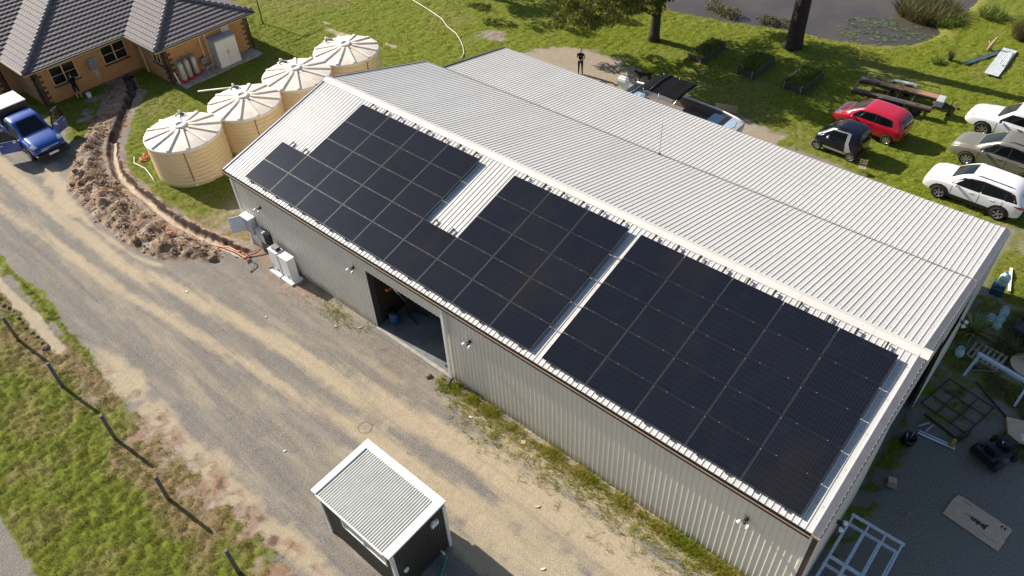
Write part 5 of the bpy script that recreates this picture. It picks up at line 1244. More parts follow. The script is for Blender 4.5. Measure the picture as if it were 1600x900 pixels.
def blade_plant(name, label, cat, loc, n, ln, wd, spread, tilt, mat, seed, curve=.0, group=None, part='foliage', squash=1.0):
    r = np.random.default_rng(seed); az = r.uniform(0, 2*PI, n); q = np.sqrt(r.uniform(0, 1, n))*spread
    bx, by = q*np.cos(az), q*np.sin(az)*squash; a2 = r.uniform(0, 2*PI, n); ti = r.uniform(tilt[0], tilt[1], n); l = r.uniform(ln[0], ln[1], n)
    dx, dy = np.cos(a2), np.sin(a2); w = wd*.5
    def P(f, drop, ww):
        px, py, pz = bx+dx*l*f*np.sin(ti), by+dy*l*f*np.sin(ti), l*f*np.cos(ti)-drop*l
        return np.stack([px-dy*ww, py+dx*ww, pz], 1), np.stack([px+dy*ww, py-dx*ww, pz], 1)
    a, b = P(0, 0, w); c, d = P(.55, 0, w*.9); e, f = P(1, curve, w*.12)
    V = np.stack([a, b, c, d, e, f], 1).reshape(-1, 3); o6 = np.arange(n)*6
    F = np.concatenate([np.stack([o6, o6+1, o6+3, o6+2], 1), np.stack([o6+2, o6+3, o6+5, o6+4], 1)])
    t = thing(name, label, cat, loc, 0, group); mesh_np(part, V, F, M[mat], t, np.repeat(np.clip(r.beta(1.4, 1.6, n), 0, 1), 6)); return t
t = blade_plant('reed_clump', 'large clump of tall reeds leaning over the pond edge', 'reeds', (14.35, 42.8, -.3), 2600, (.7, 1.5), .04, 1.9, (.15, 1.0), 'reed', 21, .12)
V, F, ti = leaf_cloud([((-1.5, -1.3, .15), (.8, .5, .2), 120)], .3, 5); 
t2 = blade_plant('grass_clump', 'bright green rank grass at the foot of the reeds', 'grass clump', (15.85, 41.7, -.15), 700, (.4, .9), .04, .8, (.2, 1.0), 'bed', 22, .1)
blade_plant('grass_clump', 'dark green grass clump on the bank above the reeds', 'grass clump', (17.9, 44.2, 0), 500, (.3, .8), .04, .8, (.3, 1.1), 'bed', 23, .1)
blade_plant('grass_clump', 'brown dry clump on the bank at the picture edge', 'grass clump', (20.3, 42.2, 0), 600, (.7, 1.5), .03, .7, (.1, .7), 'reed', 24, .1)
blade_plant('dry_shrub', 'small leafless shrub on the grass below the pond corner', 'shrub', (17.75, 36.6, 0), 110, (.4, 1.1), .018, .12, (.1, .7), 'reed', 25, 0, part='twigs')
blade_plant('grass_clump', 'fresh green tuft beside the small leafless shrub', 'grass clump', (17.3, 35.9, 0), 200, (.2, .5), .03, .35, (.2, 1.0), 'bed', 26, .1)
V, F, ti = leaf_cloud([((0, 0, .25), (1.0, .6, .45), 420), ((-1.2, .4, .2), (.8, .6, .4), 260)], .2, 33); sb_ = thing('pond_shrub', 'brown leafy shrub standing in the pond shallows by the leafy tree', 'shrub', (3.9, 34.9, -.2)); mesh_np('foliage', V, F, M['reed'], sb_, ti)
MB().tube([(0, 0, -.4), (.1, 0, .5)], .05, 6).build('stem', M['bark2'], sb_)
V, F, ti = leaf_cloud([((0, 0, .2), (.9, .5, .4), 300), ((1.2, .2, .15), (.7, .4, .35), 220)], .2, 34); sb_ = thing('pond_shrub', 'brown leafy shrub standing in the pond shallows beside the bare trunk', 'shrub', (6.6, 35.4, -.2)); mesh_np('foliage', V, F, M['reed'], sb_, ti)
MB().tube([(0, 0, -.4), (.1, 0, .4)], .05, 6).build('stem', M['bark2'], sb_)
def lilies():
    r = np.random.default_rng(60); n = 2600; x = r.uniform(9.6, 16.2, n); y = r.uniform(35.2, 43, n)
    pd = sdf(x, y, POND); k = (pd > .15) & (fbm(x*1.6, y*1.6, 161) > r.uniform(.38, .66, n)) & (np.hypot((x-13.6)/3.2, (y-38.2)/2.6) < 1); x, y = x[k], y[k]; m = len(x)
    a = np.arange(6)/6*2*PI; s = r.uniform(.05, .16, m)
    V = np.stack([x[:, None]+np.cos(a)*s[:, None], y[:, None]+np.sin(a)*s[:, None]*.8, np.full((m, 6), -.205)+r.uniform(0, .012, (m, 6))], -1).reshape(-1, 3)
    o = mesh_np('lily_pads', V, np.arange(m*6).reshape(-1, 6), M['pad'], tint=np.repeat(r.beta(1, 1.3, m), 6)); o['kind'] = 'stuff'
lilies()
t = blade_plant('yucca', 'spiky green yucca growing beside the shaded gable', 'yucca', (26.0, 14.6, 0), 60, (.8, 1.2), .075, .06, (.35, 1.4), 'yucca', 27, .05)

# ------------------------------------------------------------------ garden beds
def bed(x, y, w_, l_, rz, label, plants, seed, mat='timber'):
    t = thing('garden_bed', label, 'garden bed', (x, y, 0), rz, 'raised garden beds on the back lawn')
    b = MB()
    for sx in (-1, 1): b.b2(sx*w_/2-.04, sx*w_/2+.04, -l_/2, l_/2, -.02, .42)
    for sy in (-1, 1): b.b2(-w_/2+.042, w_/2-.042, sy*l_/2-.08 if sy > 0 else sy*l_/2, sy*l_/2 if sy > 0 else sy*l_/2+.08, -.02, .41)
    b.build('frame', M[mat], t); MB().b2(-w_/2+.04, w_/2-.04, -l_/2+.08, l_/2-.08, 0, .33).build('soil', M['soil'], t)
    r = np.random.default_rng(seed); n = plants; px, py = r.uniform(-w_/2+.1, w_/2-.1, n), r.uniform(-l_/2+.1, l_/2-.1, n)
    V, F, ti = tufts(px, py, np.full(n, .32), 9, r.uniform(.14, .42, n), np.full(n, .035), (.2, 1.2), r.uniform(0, .6, n), seed); mesh_np('plants', V, F, M['bed'], t, ti)
    for s in (-1, 1): MB().b2(s*(w_/2-.1)-.03, s*(w_/2-.1)+.03, -l_/2-.06, -l_/2-.002, -.02, .46).build('corner_peg', M['pallet'], t)
bed(5.75, 28.9, 1.0, 2.7, -.02, 'raised timber garden bed nearest the leafy tree, bright plants', 260, 61); bed(8.98, 28.95, 1.2, 2.6, 0, 'raised timber garden bed in the middle of the three', 300, 62); bed(12.05, 28.95, 1.25, 2.5, -.03, 'raised dark garden bed nearest the flat trailer, dull sparse plants', 190, 63)

# ------------------------------------------------------------------ trailer
tr = thing('car_trailer', 'long low flat trailer with open deck, brown planks and rusty frame', 'trailer', (16.95, 29.85, 0), .10)
f = MB(); f.b2(-2.1, 2.05, -.95, -.62, .56, .64); f.build('deck_side', M['timber'], tr)
f = MB(); f.b2(-2.1, -1.0, .45, .98, .56, .64); f.build('deck_side', M['timber'], tr); MB().b2(-.99, 2.05, .42, .9, .565, .645).build('plank', M['plank'], tr)
f = MB()
for y in (-.98, -.6, .41, 1.0): f.b2(-2.12, 2.07, y-.025, y+.025, .46, .60)
for x in (-2.1, -1.2, -.35, .15, .95, 2.05): f.b2(x-.03, x+.03, -.97, .99, .47, .555)
f.build('chassis', M['rust'], tr)
MB().tube([(-1.9, 1.0, .6), (-1.9, 1.0, .95), (2.0, 1.0, .95), (2.0, 1.0, .6)], .022, 6).build('side_rail', M['rust'], tr)
def arc(y0, y1, x0, x1):
    b = MB(); pts = [(x0, .45), (x0+.12, .68), (x0+.35, .74), (x1-.35, .74), (x1-.12, .68), (x1, .45)]
    vs = [(x, y0, z) for x, z in pts]+[(x, y1, z) for x, z in pts]; n = len(pts); b.add(vs, [(i, i+1, n+i+1, n+i) for i in range(n-1)]); return b
arc(-1.25, -.99, -.75, .9).build('mudguard', M['darkgrey'], tr); arc(1.02, 1.3, -.6, .9).build('mudguard', M['ltgrey'], tr)
for x in (-.38, .42):
    for s in (-1, 1):
        wv_ = thing('wheel', '', '', (x, s*1.13, .31)); del wv_['label']; del wv_['category']; wv_.parent = tr
        MB().lathe([(.19, -.09), (.29, -.09), (.31, -.05), (.31, .05), (.29, .09), (.19, .09)], n=22, axis='y').build('tyre', M['rubber'], wv_); MB().lathe([(.19, s*.08), (.12, s*.03), (.05, s*.07), (.001, s*.07)], n=16, axis='y').build('rim', M['midgrey'], wv_)
sp_ = thing('spare_wheel', 'spare black wheel leaning on the near side of the flat trailer', 'wheel', (18.35, 29.2, .33), .1); MB().lathe([(.2, -.09), (.30, -.09), (.33, -.05), (.33, .05), (.30, .09), (.2, .09)], n=22, axis='y').build('tyre', M['rubber'], sp_); MB().lathe([(.2, -.07), (.12, -.03), (.001, -.03)], n=16, axis='y').build('rim', M['darkgrey'], sp_)
MB().add([(2.05, -.5, .5), (2.05, .5, .5), (3.1, .04, .5), (3.1, -.04, .5), (2.05, -.5, .58), (2.05, .5, .58), (3.1, .04, .58), (3.1, -.04, .58)], [(4, 5, 6, 7), (0, 1, 5, 4), (1, 2, 6, 5), (2, 3, 7, 6), (3, 0, 4, 7)]).build('drawbar', M['rust'], tr)
MB().b2(2.1, 2.48, -.42, .34, .59, .92).build('tool_box', M['ltgrey'], tr, .01)
jk = MB(); jk.tube([(2.85, .1, .0), (2.85, .1, .95)], .035, 8).tube([(2.85, .1, .95), (3.0, .1, .98)], .02, 6).b2(2.75, 2.95, 0, .2, 0, .06); jk.build('jockey_stand', M['rust'], tr); MB().lathe([(.001, 3.05), (.06, 3.05), (.06, 3.3), (.001, 3.3)], (0, 0, .56), 10, axis='x').build('coupling', M['rust'], tr)

# ------------------------------------------------------------------ boat with bimini
bo = thing('fishing_boat', 'open aluminium boat with black fabric top and pale bow behind the shed', 'boat', (9.1, 20.35, 0), .0)
st = [(-3.5, .95, .75), (-2.5, 1.05, .62), (0, 1.1, .55), (1.6, 1.05, .62), (2.7, .85, .8), (3.35, .62, .95)]
hl_ = MB(); rings = []
for x, hw, zk in st: rings.append([(x, -hw, 1.28), (x, -hw*.92, zk+.1), (x, 0, zk-.12), (x, hw*.92, zk+.1), (x, hw, 1.28)])
for ring, off in ((rings, 0),):
    n = 5; hl_.add([p for r in rings for p in r], [(i*n+k, i*n+k+1, (i+1)*n+k+1, (i+1)*n+k) for i in range(len(rings)-1) for k in range(4)]); hl_.f.append((0, 1, 2, 3, 4)); hl_.f.append(tuple((len(rings)-1)*n+k for k in range(5))); hl_.sm += [False, False]
hl_.build('hull', M['boatalu'], bo)
gw = MB()
for s in (-1, 1): gw.tube([(x, s*hw, 1.3) for x, hw, z in st], .05, 6)
gw.build('gunwale', M['white'], bo)
MB().prism([(-3.4, -.9), (2.2, -.95), (2.2, .95), (-3.4, .9)], .72, .76).build('floor', M['carpet'], bo)
for s in (-1, 1): MB().add([(-1.2, s*.97, .76), (2.2, s*.97, .76), (2.2, s*1.0, 1.26), (-1.2, s*1.05, 1.26)], [(0, 1, 2, 3)]).build('side_lining', M['carpet'], bo)
MB().prism([(2.55, -.84), (3.3, -.58), (3.3, .58), (2.55, .84)], 1.2, 1.29).build('bow_deck', M['boatalu'], bo)
MB().prism([(2.2, -.9), (2.52, -.82), (2.52, .82), (2.2, .9)], 1.0, 1.22).build('deck_step', M['black'], bo); MB().prism([(1.5, -.85), (2.15, -.85), (2.15, .85), (1.5, .85)], .76, 1.16).build('casting_seat', M['boatblue'], bo)
mp = MB(); mp.prism([(2.6, -.55), (2.95, -.5), (3.08, 0), (2.95, .5), (2.6, .55)], 1.292, 1.31); mp.build('deck_mat', M['boatblue'], bo)
bm_ = MB(); nx_, ny_ = 12, 8; vs = []
for i in range(nx_+1):
    for j in range(ny_+1):
        u, v = i/nx_, j/ny_; x = -2.35+2.6*u; y = (-1+2*v)*1.02; z = 2.42-.10*(2*v-1)**2-.35*max(0, (.28-u)/.28)**2-.06*abs(math.sin(u*PI*3))*.5
        vs.append((x, y, z))
bm_.add(vs, [(i*(ny_+1)+j, (i+1)*(ny_+1)+j, (i+1)*(ny_+1)+j+1, i*(ny_+1)+j+1) for i in range(nx_) for j in range(ny_)], True)
bt = bm_.build('fabric_top', M['canvas'], bo); sd = bt.modifiers.new('th', 'SOLIDIFY'); sd.thickness = .03
for x0, x1 in ((-1.9, -1.4), (-.9, -1.0), (.2, -.4)):
    for s in (-1, 1): MB().tube([(x1, s*1.0, 1.3), (x0, s*1.0, 2.32)], .02, 6).build('top_pole', M['alu'], bo)
MB().tube([(-1.45, -1.02, 2.36), (-1.45, -.5, 2.46), (-1.45, 0, 2.47), (-1.45, .5, 2.46), (-1.45, 1.02, 2.36)], .025, 6).build('top_seam', M['darkgrey'], bo)
om = MB(); om.add([(x_, y_, z_) for z_, k_ in ((1.12, .8), (1.5, 1.0), (1.72, .72)) for x_, y_ in ((-4.0-.38*k_, .35-.24*k_), (-4.0+.34*k_, .35-.2*k_), (-4.0+.34*k_, .35+.2*k_), (-4.0-.38*k_, .35+.24*k_))], [(3, 2, 1, 0), (8, 9, 10, 11)]+[(q*4+k_, q*4+(k_+1) % 4, q*4+4+(k_+1) % 4, q*4+4+k_) for q in range(2) for k_ in range(4)]); om.build('outboard_cowl', M['white'], bo, .09); MB().b2(-4.1, -3.75, .22, .48, .5, 1.2).build('outboard_leg', M['white'], bo); MB().tube([(-4.18, .62, 1.3), (-4.1, .66, 1.45), (-3.9, .66, 1.5)], .025, 6).build('cowl_stripe', M['inkred'], bo)
cs = MB(); cs.b2(-2.9, -2.3, -.5, .1, .77, 1.3); cs.build('console', M['boatblue'], bo); sr = MB()
for x in (-2.9, -2.6, -2.3): sr.tube([(x, -.8, 1.25), (x, -.8, 1.55), (x+.1, .2, 1.6)], .02, 6)
sr.build('rod_rack', M['alu'], bo)
tl = MB(); tl.b2(-3.2, 2.8, -.75, -.65, .34, .42).b2(-3.2, 2.8, .65, .75, .34, .42).b2(-3.2, -3.1, -.75, .75, .35, .41).b2(1.0, 1.1, -.75, .75, .35, .41); tl.build('boat_trailer', M['galv'], bo)
for s in (-1, 1): MB().lathe([(.001, -.09), (.3, -.09), (.31, 0), (.3, .09), (.001, .09)], (-1.2, s*1.05, .31), 20, axis='y').build('trailer_wheel', M['rubber'], bo)
lg = MB(); lg.tube([(9.6, 23.2, .22), (10.75, 23.55, .24)], .24, 12); tag(lg.build('cut_log', M['log']), 'pale cut log lying beside the boat', 'log')

# ------------------------------------------------------------------ people and dog
def skin_body(name, J, E, parent, mats, pick, lv=2, rootv='pelvis'):
    names = list(J); me = bpy.data.meshes.new(name); me.from_pydata([J[n][0] for n in names], [(names.index(a), names.index(b)) for a, b in E], [])
    o = bpy.data.objects.new(name, me); C.objects.link(o)
    sk = o.modifiers.new('skin', 'SKIN'); sk.use_smooth_shade = True
    for n, v in zip(names, me.skin_vertices[0].data): r = J[n][1]; v.radius = (r, r) if not isinstance(r, tuple) else r; v.use_root = n == rootv
    sb2 = o.modifiers.new('sub', 'SUBSURF'); sb2.levels = lv; sb2.render_levels = lv
    dg = bpy.context.evaluated_depsgraph_get(); m2 = bpy.data.meshes.new_from_object(o.evaluated_get(dg)); bpy.data.objects.remove(o)
    m2.name = name; m2.materials.clear()
    for m in mats: m2.materials.append(m)
    for p in m2.polygons: p.material_index = pick(p.center); p.use_smooth = True
    b = bpy.data.objects.new(name, m2); C.objects.link(b); b.parent = parent; return b
def person(label, loc, rz, hunch=0, arms='front', bare=False, cap=None):
    t = thing('person', label, 'person', loc, rz); t.scale = (.92, .92, .92)
    h = hunch
    J = {'pelvis': ((0, 0, .93), (.15, .11)), 'waist': ((.02*h, 0, 1.08), (.14, .10)), 'chest': ((.06*h, 0, 1.30), (.17, .115)), 'neckb': ((.10*h, 0, 1.46), (.08, .07)), 'neck': ((.12*h, 0, 1.53), .055), 'head': ((.16*h+.02, 0, 1.63), .095), 'crown': ((.17*h+.02, 0, 1.70), .085)}
    E = [('pelvis', 'waist'), ('waist', 'chest'), ('chest', 'neckb'), ('neckb', 'neck'), ('neck', 'head'), ('head', 'crown')]
    for s, n in ((-1, 'r'), (1, 'l')):
        J['hip'+n] = ((0, s*.10, .88), .10); J['knee'+n] = ((.03, s*.11, .50), .065); J['ank'+n] = ((0, s*.12, .09), .045); J['toe'+n] = ((.15, s*.14, .04), .04)
        J['sh'+n] = ((.08*h, s*.19, 1.42), .068)
        if arms == 'front': J['el'+n] = ((.10, s*.26, 1.15), .045); J['wr'+n] = ((.30, s*.10, 1.13), .032); J['ha'+n] = ((.37, s*.06, 1.14), .035)
        else: J['el'+n] = ((.24, s*.22, 1.22), .045); J['wr'+n] = ((.44, s*.17, 1.28), .032); J['ha'+n] = ((.52, s*.15, 1.31), .035)
        E += [('pelvis', 'hip'+n), ('hip'+n, 'knee'+n), ('knee'+n, 'ank'+n), ('ank'+n, 'toe'+n), ('chest', 'sh'+n), ('sh'+n, 'el'+n), ('el'+n, 'wr'+n), ('wr'+n, 'ha'+n)]
    def pick(c):
        if c.z > 1.52: return 0
        if c.z < .07: return 3
        if c.z < .95: return 0 if (bare and .09 < c.z < .5) else 2
        if c.z < 1.35 and (math.hypot(c.x-.0, 0) > .14 or abs(c.y) > .23): return 0
        return 1
    skin_body('body', J, E, t, [M['skin'], M['cloth'], M['denim'], M['black']], pick)
    hx = .165*h+.02
    MB().ell((hx-.015, 0, 1.70), (.105, .088, .10), 14, 8).build('hair' if not cap else 'cap', cap or M['brownhair'], t)
    if cap: MB().ell((hx+.11, 0, 1.69), (.08, .07, .012), 12, 5).build('cap_brim', cap, t)
    MB().ell((hx+.10, 0, 1.62), (.02, .016, .026), 8, 5).build('nose', M['skin'], t)
    for s in (-1, 1): MB().ell((hx+.085, s*.034, 1.65), (.012, .014, .009), 8, 5).build('eye', M['black'], t)
    hd = None
    for s in (-1, 1):
        hb_ = (.37, s*.06, 1.14) if arms == 'front' else (.52, s*.15, 1.31)
        f_ = MB()
        for k in range(4): a0 = Vector(hb_)+Vector((.02, (k-1.5)*.019, .0)); f_.tube([a0, a0+Vector((.04, 0, -.004)), a0+Vector((.055, -s*.01, -.03))], [.010, .009, .007], 6)
        a0 = Vector(hb_)+Vector((0, -s*.03, .01)); f_.tube([a0, a0+Vector((.03, -s*.015, .01)), a0+Vector((.05, -s*.01, .005))], [.011, .010, .008], 6)
        f_.build('fingers', M['skin'], t)
    return t
person('person in dark clothes and pale cap standing beyond the shed roof', (1.0, 22.15, 0), -1.0, .6, 'front', False, M['hair'])
pc_ = thing('drone_controller', 'small pale controller held by the person beyond the shed', 'controller', (1.0, 22.15, 0), -1.0); pc_.scale = (.92, .92, .92); MB().b2(.37, .47, -.09, .09, 1.15, 1.19).build('body', M['ltgrey'], pc_); MB().b2(.40, .46, -.07, .07, 1.192, 1.20).build('screen', M['black'], pc_)
person('person in black top and shorts working at the brick wall by a window', (-21.55, 1.5, 0), PI-.35, .9, 'reach', True, None)
bk = thing('white_bucket', 'white bucket on the ground beside the person at the brick wall', 'bucket', (-21.25, 1.95, .0)); MB().lathe([(.001, 0), (.12, 0), (.15, .3), (.14, .3), (.115, .02), (.001, .02)], n=18).build('pail', M['pvc'], bk); MB().tube([(.15*math.cos(a*.3), 0, .3+.12*math.sin(a*.314)) for a in range(0, 11)], .008, 6).build('handle', M['alu'], bk)
dg_ = thing('dog', 'small dark brown dog standing by the boat motor', 'dog', (4.7, 23.5, 0), 3.75); dg_.scale = (1.2, 1.2, 1.2)
DJ = {'pelvis': ((-.26, 0, .46), (.085, .10)), 'belly': ((0, 0, .44), (.08, .095)), 'chest': ((.22, 0, .44), (.095, .125)), 'neck': ((.36, 0, .56), .07), 'head': ((.45, 0, .64), .065), 'muz': ((.55, 0, .61), .035), 'nose': ((.61, 0, .60), .025), 'tail': ((-.38, 0, .50), .025), 'tailt': ((-.5, 0, .60), .014)}
DE = [('pelvis', 'belly'), ('belly', 'chest'), ('chest', 'neck'), ('neck', 'head'), ('head', 'muz'), ('muz', 'nose'), ('pelvis', 'tail'), ('tail', 'tailt')]
for s, n in ((-1, 'r'), (1, 'l')):
    DJ['e'+n] = ((.22, s*.085, .32), .045); DJ['w'+n] = ((.23, s*.085, .16), .026); DJ['p'+n] = ((.25, s*.085, .025), .026)
    DJ['k'+n] = ((-.20, s*.085, .30), .055); DJ['h'+n] = ((-.33, s*.085, .18), .026); DJ['q'+n] = ((-.30, s*.085, .025), .026)
    DE += [('chest', 'e'+n), ('e'+n, 'w'+n), ('w'+n, 'p'+n), ('pelvis', 'k'+n), ('k'+n, 'h'+n), ('h'+n, 'q'+n)]
skin_body('body', DJ, DE, dg_, [M['dogfur'], M['dogtan']], lambda c: 1 if (c.z < .12 or c.x > .54) else 0)
for s in (-1, 1): MB().add([(.42, s*.03, .69), (.47, s*.055, .69), (.41, s*.075, .76)], [(0, 1, 2), (2, 1, 0)]).build('ear', M['dogfur'], dg_)

# ------------------------------------------------------------------ lawn bits
def corr_sheet(name, label, x, y, z, w_, l_, rz, mat, tilt=0):
    b = sheet(ccorr(-w_/2, w_/2, .076, .012, 6), lambda u, h, t: Vector((u, (t-.5)*l_, h))); o = b.build(name, M[mat]); o.location = (x, y, z); o.rotation_euler = (tilt, .03, rz); tag(o, label, 'roofing sheet', 'roofing sheets on the back lawn')
    sd = o.modifiers.new('th', 'SOLIDIFY'); sd.thickness = .004
corr_sheet('roofing_sheet', 'shiny pale corrugated sheet lying flat on the bright grass', 20.2, 37.9, .13, .8, 3.9, 0.02, 'corr'); corr_sheet('roofing_sheet', 'dull green corrugated sheet lying behind the shiny one', 19.35, 38.3, .1, .32, 3.8, -.4, 'corrgreen')
corr_sheet('roofing_sheet', 'narrow scrap of sheet lying on top of the shiny one', 20.35, 38.4, .18, .3, 2.0, .06, 'corr')
st_ = thing('tree_stump', 'pale broken stump poking out of the bank grass', 'stump', (19.15, 39.2, 0), 0); MB().tube([(0, 0, 0), (.05, .02, .4), (.2, .1, .9)], [.14, .11, .05], 8).build('stem', M['log'], st_); MB().tube([(.05, .02, .3), (-.2, .1, .55)], [.06, .03], 6).build('branch', M['log'], st_)
tag(MB().tube([(-16.2, 23.9, .05), (-14.6, 23.5, .05), (-12.9, 23.1, .05), (-11.41, 22.67, .05), (-10.2, 22.0, .05), (-9.0, 21.6, .05), (-7.94, 20.96, .05), (-7.2, 20.4, .05), (-6.51, 19.77, .05), (-6.2, 19.1, .05)], .022, 8).build('white_hose', M['pvc']), 'long white hose snaking across the open lawn', 'hose')
ct_ = thing('clothes_post', 'thin dark T-shaped post on the lawn behind the house', 'post', (-21.2, 14.73, 0)); MB().tube([(0, 0, -.1), (0, 0, 2.6)], .04, 8).build('post', M['darkgrey'], ct_); MB().tube([(0, -1.5, 2.55), (0, 1.5, 2.55)], .03, 8).build('crossbar', M['darkgrey'], ct_)
ch = thing('wooden_chair', 'pale slatted chair on the grass edge beside the lean-to eave', 'chair', (18.3, 22.3, -.02), .3); ch.scale = (.8, .8, .8)
MB().b2(-.22, .22, -.2, .2, .40, .43).build('seat', M['pallet'], ch)
for sx in (-1, 1):
    for sy in (-1, 1): MB().b2(sx*.2-.02, sx*.2+.02, sy*.18-.02, sy*.18+.02, 0, .40 if sy < 0 else .9).build('leg', M['cream'], ch)
for k in range(3): MB().b2(-.18, .18, .17, .19, .55+k*.13, .60+k*.13).build('back_slat', M['cream'], ch)

# ------------------------------------------------------------------ right-hand yard
def gasbottle(label, x, y, r=.16, h=.34, grp='pale green gas bottles in the yard'):
    t = thing('gas_bottle', label, 'gas bottle', (x, y, 0), RD.random()*3, grp)
    MB().lathe([(r*.7, 0), (r*.72, .05), (r*.9, .06), (r, .12), (r, h*.75), (r*.85, h*.92), (r*.4, h), (.001, h)], n=20).build('body', M['gasgreen'], t)
    MB().lathe([(r*.72, h*.92), (r*.76, h+.11), (r*.7, h+.11), (r*.66, h*.93)], n=16).build('collar', M['gasgreen'], t); MB().cyl((0, 0, h), .025, .07, 8).build('valve', M['alu'], t)
gasbottle('pale green gas bottle nearest the shed in the cluster of four', 26.33, 15.45); gasbottle('pale green gas bottle nearest the yucca in the cluster of four', 26.62, 15.25); gasbottle('pale green gas bottle in the middle of the cluster of four', 26.62, 15.72); gasbottle('pale green gas bottle farthest from the yucca in the cluster of four', 26.62, 16.2); gasbottle('lone pale green gas bottle between the gable and the pallet', 25.98, 12.95)
bt2 = thing('gas_bottle', 'larger green gas bottle with yellow band standing on a blue crate', 'gas bottle', (26.05, 17.5, .45)); MB().lathe([(.14, 0), (.2, .08), (.2, .4), (.16, .5), (.05, .54), (.001, .54)], n=20).build('body', M['gasgreen'], bt2); MB().lathe([(.203, .3), (.203, .34)], n=20).build('band', M['yellow'], bt2); MB().lathe([(.1, .5), (.11, .64), (.1, .64), (.09, .52)], n=16).build('collar', M['gasgreen'], bt2)
cr = thing('plastic_crate', 'dark blue slatted crate under the larger gas bottle', 'crate', (26.0, 17.45, 0), .1); cr.scale = (.72, .72, 1)
b = MB()
for k in range(4): b.b2(-.33, .33, -.3, -.28, .03+k*.11, .11+k*.11).b2(-.33, .33, .28, .3, .03+k*.11, .11+k*.11).b2(-.33, -.31, -.278, .278, .03+k*.11, .11+k*.11).b2(.31, .33, -.278, .278, .03+k*.11, .11+k*.11)
b.b2(-.33, .33, -.3, .3, .445, .449).b2(-.32, .32, -.29, .29, 0, .02); b.build('crate_body', M['bluebin'], cr)
pa = thing('timber_pallet', 'weathered timber pallet lying on the shaded yard grass', 'pallet', (26.8, 13.55, 0), -.1)
for k in range(7): MB().b2(-.58+k*.18, -.48+k*.18, -.5, .5, .10, .12).build('slat', M['pallet'], pa)
for y in (-.45, 0, .45): MB().b2(-.58, .6, y-.04, y+.04, .01, .098).build('bearer', M['pallet'], pa)
wt = thing('steel_trestle', 'pale blue steel trestle bench with splayed legs in the yard', 'trestle', (27.5, 12.35, 0), -.18)
MB().b2(-1.0, 1.0, -.07, .07, .84, .95).build('top_beam', M['galv'], wt)
for x in (-.92, .85):
    for s in (-1, 1): MB().beam((x, s*.05, .85), (x+(.05 if x > 0 else -.05), s*.42, 0), .08, .08).build('leg', M['galv'], wt)
MB().beam((-.9, -.3, .3), (.1, -.02, .84), .03, .03).build('brace', M['midgrey'], wt); MB().beam((.85, .3, .3), (.1, .02, .84), .03, .03).build('brace', M['midgrey'], wt)
rf = thing('rusty_frame', 'rusty welded steel grid frame lying on the yard grass', 'steel frame', (26.75, 10.5, 0), -.22)
b = MB()
for x in (-.85, -.28, .28, .85): b.b2(x-.016, x+.016, -.9, .9, .01, .05)
for y in (-.9, -.3, .3, .9): b.b2(-.87, .87, y-.016, y+.016, .052, .08)
b.build('grid', M['rust'], rf)
rf2 = tag(MB().beam((26.0, 9.4, .05), (27.3, 9.0, .05), .06, .06).build('steel_bar', M['rust']), 'single rusty bar beside the grid frame', 'bar')
tag(MB().beam((26.9, 12.05, .05), (28.4, 10.9, .05), .06, .05).build('steel_bar', M['rust']), 'rusty bar lying in front of the trestle legs', 'bar')
sk2 = thing('black_tub', 'black tub full of odds and ends beside the gable wall', 'tub', (25.98, 7.85, 0)); MB().lathe([(.001, 0), (.2, 0), (.25, .32), (.23, .32), (.19, .03), (.001, .03)], n=20).build('tub_body', M['black'], sk2)
for k in range(5): a = k*1.3; MB().tube([(.05*math.cos(a), .05*math.sin(a), .05), (.16*math.cos(a), .16*math.sin(a), .42+.05*k)], .018, 6).build('rod', M['ltgrey'] if k % 2 else M['darkgrey'], sk2)
for x, y, a, lb in ((26.15, 8.9, .9, 'pale offcut leaning over the black tub'), (26.35, 8.85, 1.3, 'thin pale offcut on the ground near the black tub')): tag(MB().beam((x-.2*math.cos(a), y-.2*math.sin(a), .05), (x+.2*math.cos(a), y+.2*math.sin(a), .12), .05, .03).build('metal_offcut', M['ltgrey']), lb, 'offcut')
pk = MB(); pk.beam((26.12, 8.45, .04), (27.32, 8.55, .04), .09, .03).beam((26.12, 8.55, .05), (27.30, 8.64, .05), .05, .05); tag(pk.build('aluminium_rail', M['alu']), 'length of aluminium rail lying on the gravel edge', 'rail')
ol = thing('garden_blower', 'black and yellow hand tool lying on the yard grass', 'tool', (27.25, 8.95, .0), 1.2); MB().tube([(-.15, 0, .12), (.3, 0, .1), (.75, .05, .06)], [.09, .06, .035], 10).build('tube', M['black'], ol); MB().ell((-.22, 0, .14), (.14, .1, .13), 10, 6).build('housing', M['yellow'], ol)
en = thing('ride_on_mower', 'black machine with seat, steering column and deck standing on the gravel', 'mower', (28.4, 9.1, 0), 1.15)
b = MB(); b.b2(-.62, .55, -.3, .3, .22, .38); b.build('chassis', M['darkgrey'], en, .02); MB().b2(.1, .62, -.24, .24, .38, .68).build('bonnet', M['black'], en, .05); b = MB(); b.b2(-.52, -.12, -.2, .2, .42, .52).b2(-.56, -.48, -.2, .2, .52, .82); b.build('seat', M['black'], en, .03)
b = MB(); b.lathe([(.001, .1), (.45, .1), (.47, .14), (.45, .24), (.001, .26)], (-.02, 0, 0), 24); b.build('cutting_deck', M['darkgrey'], en)
MB().tube([(.12, 0, .6), (-.02, 0, .85)], .025, 6).build('steering_column', M['alu'], en); MB().tube([(-.03+.17*math.cos(a*.45)*.8, .17*math.sin(a*.45), .86+.06*math.cos(a*.45)) for a in range(15)], .016, 6).build('steering_wheel', M['black'], en)
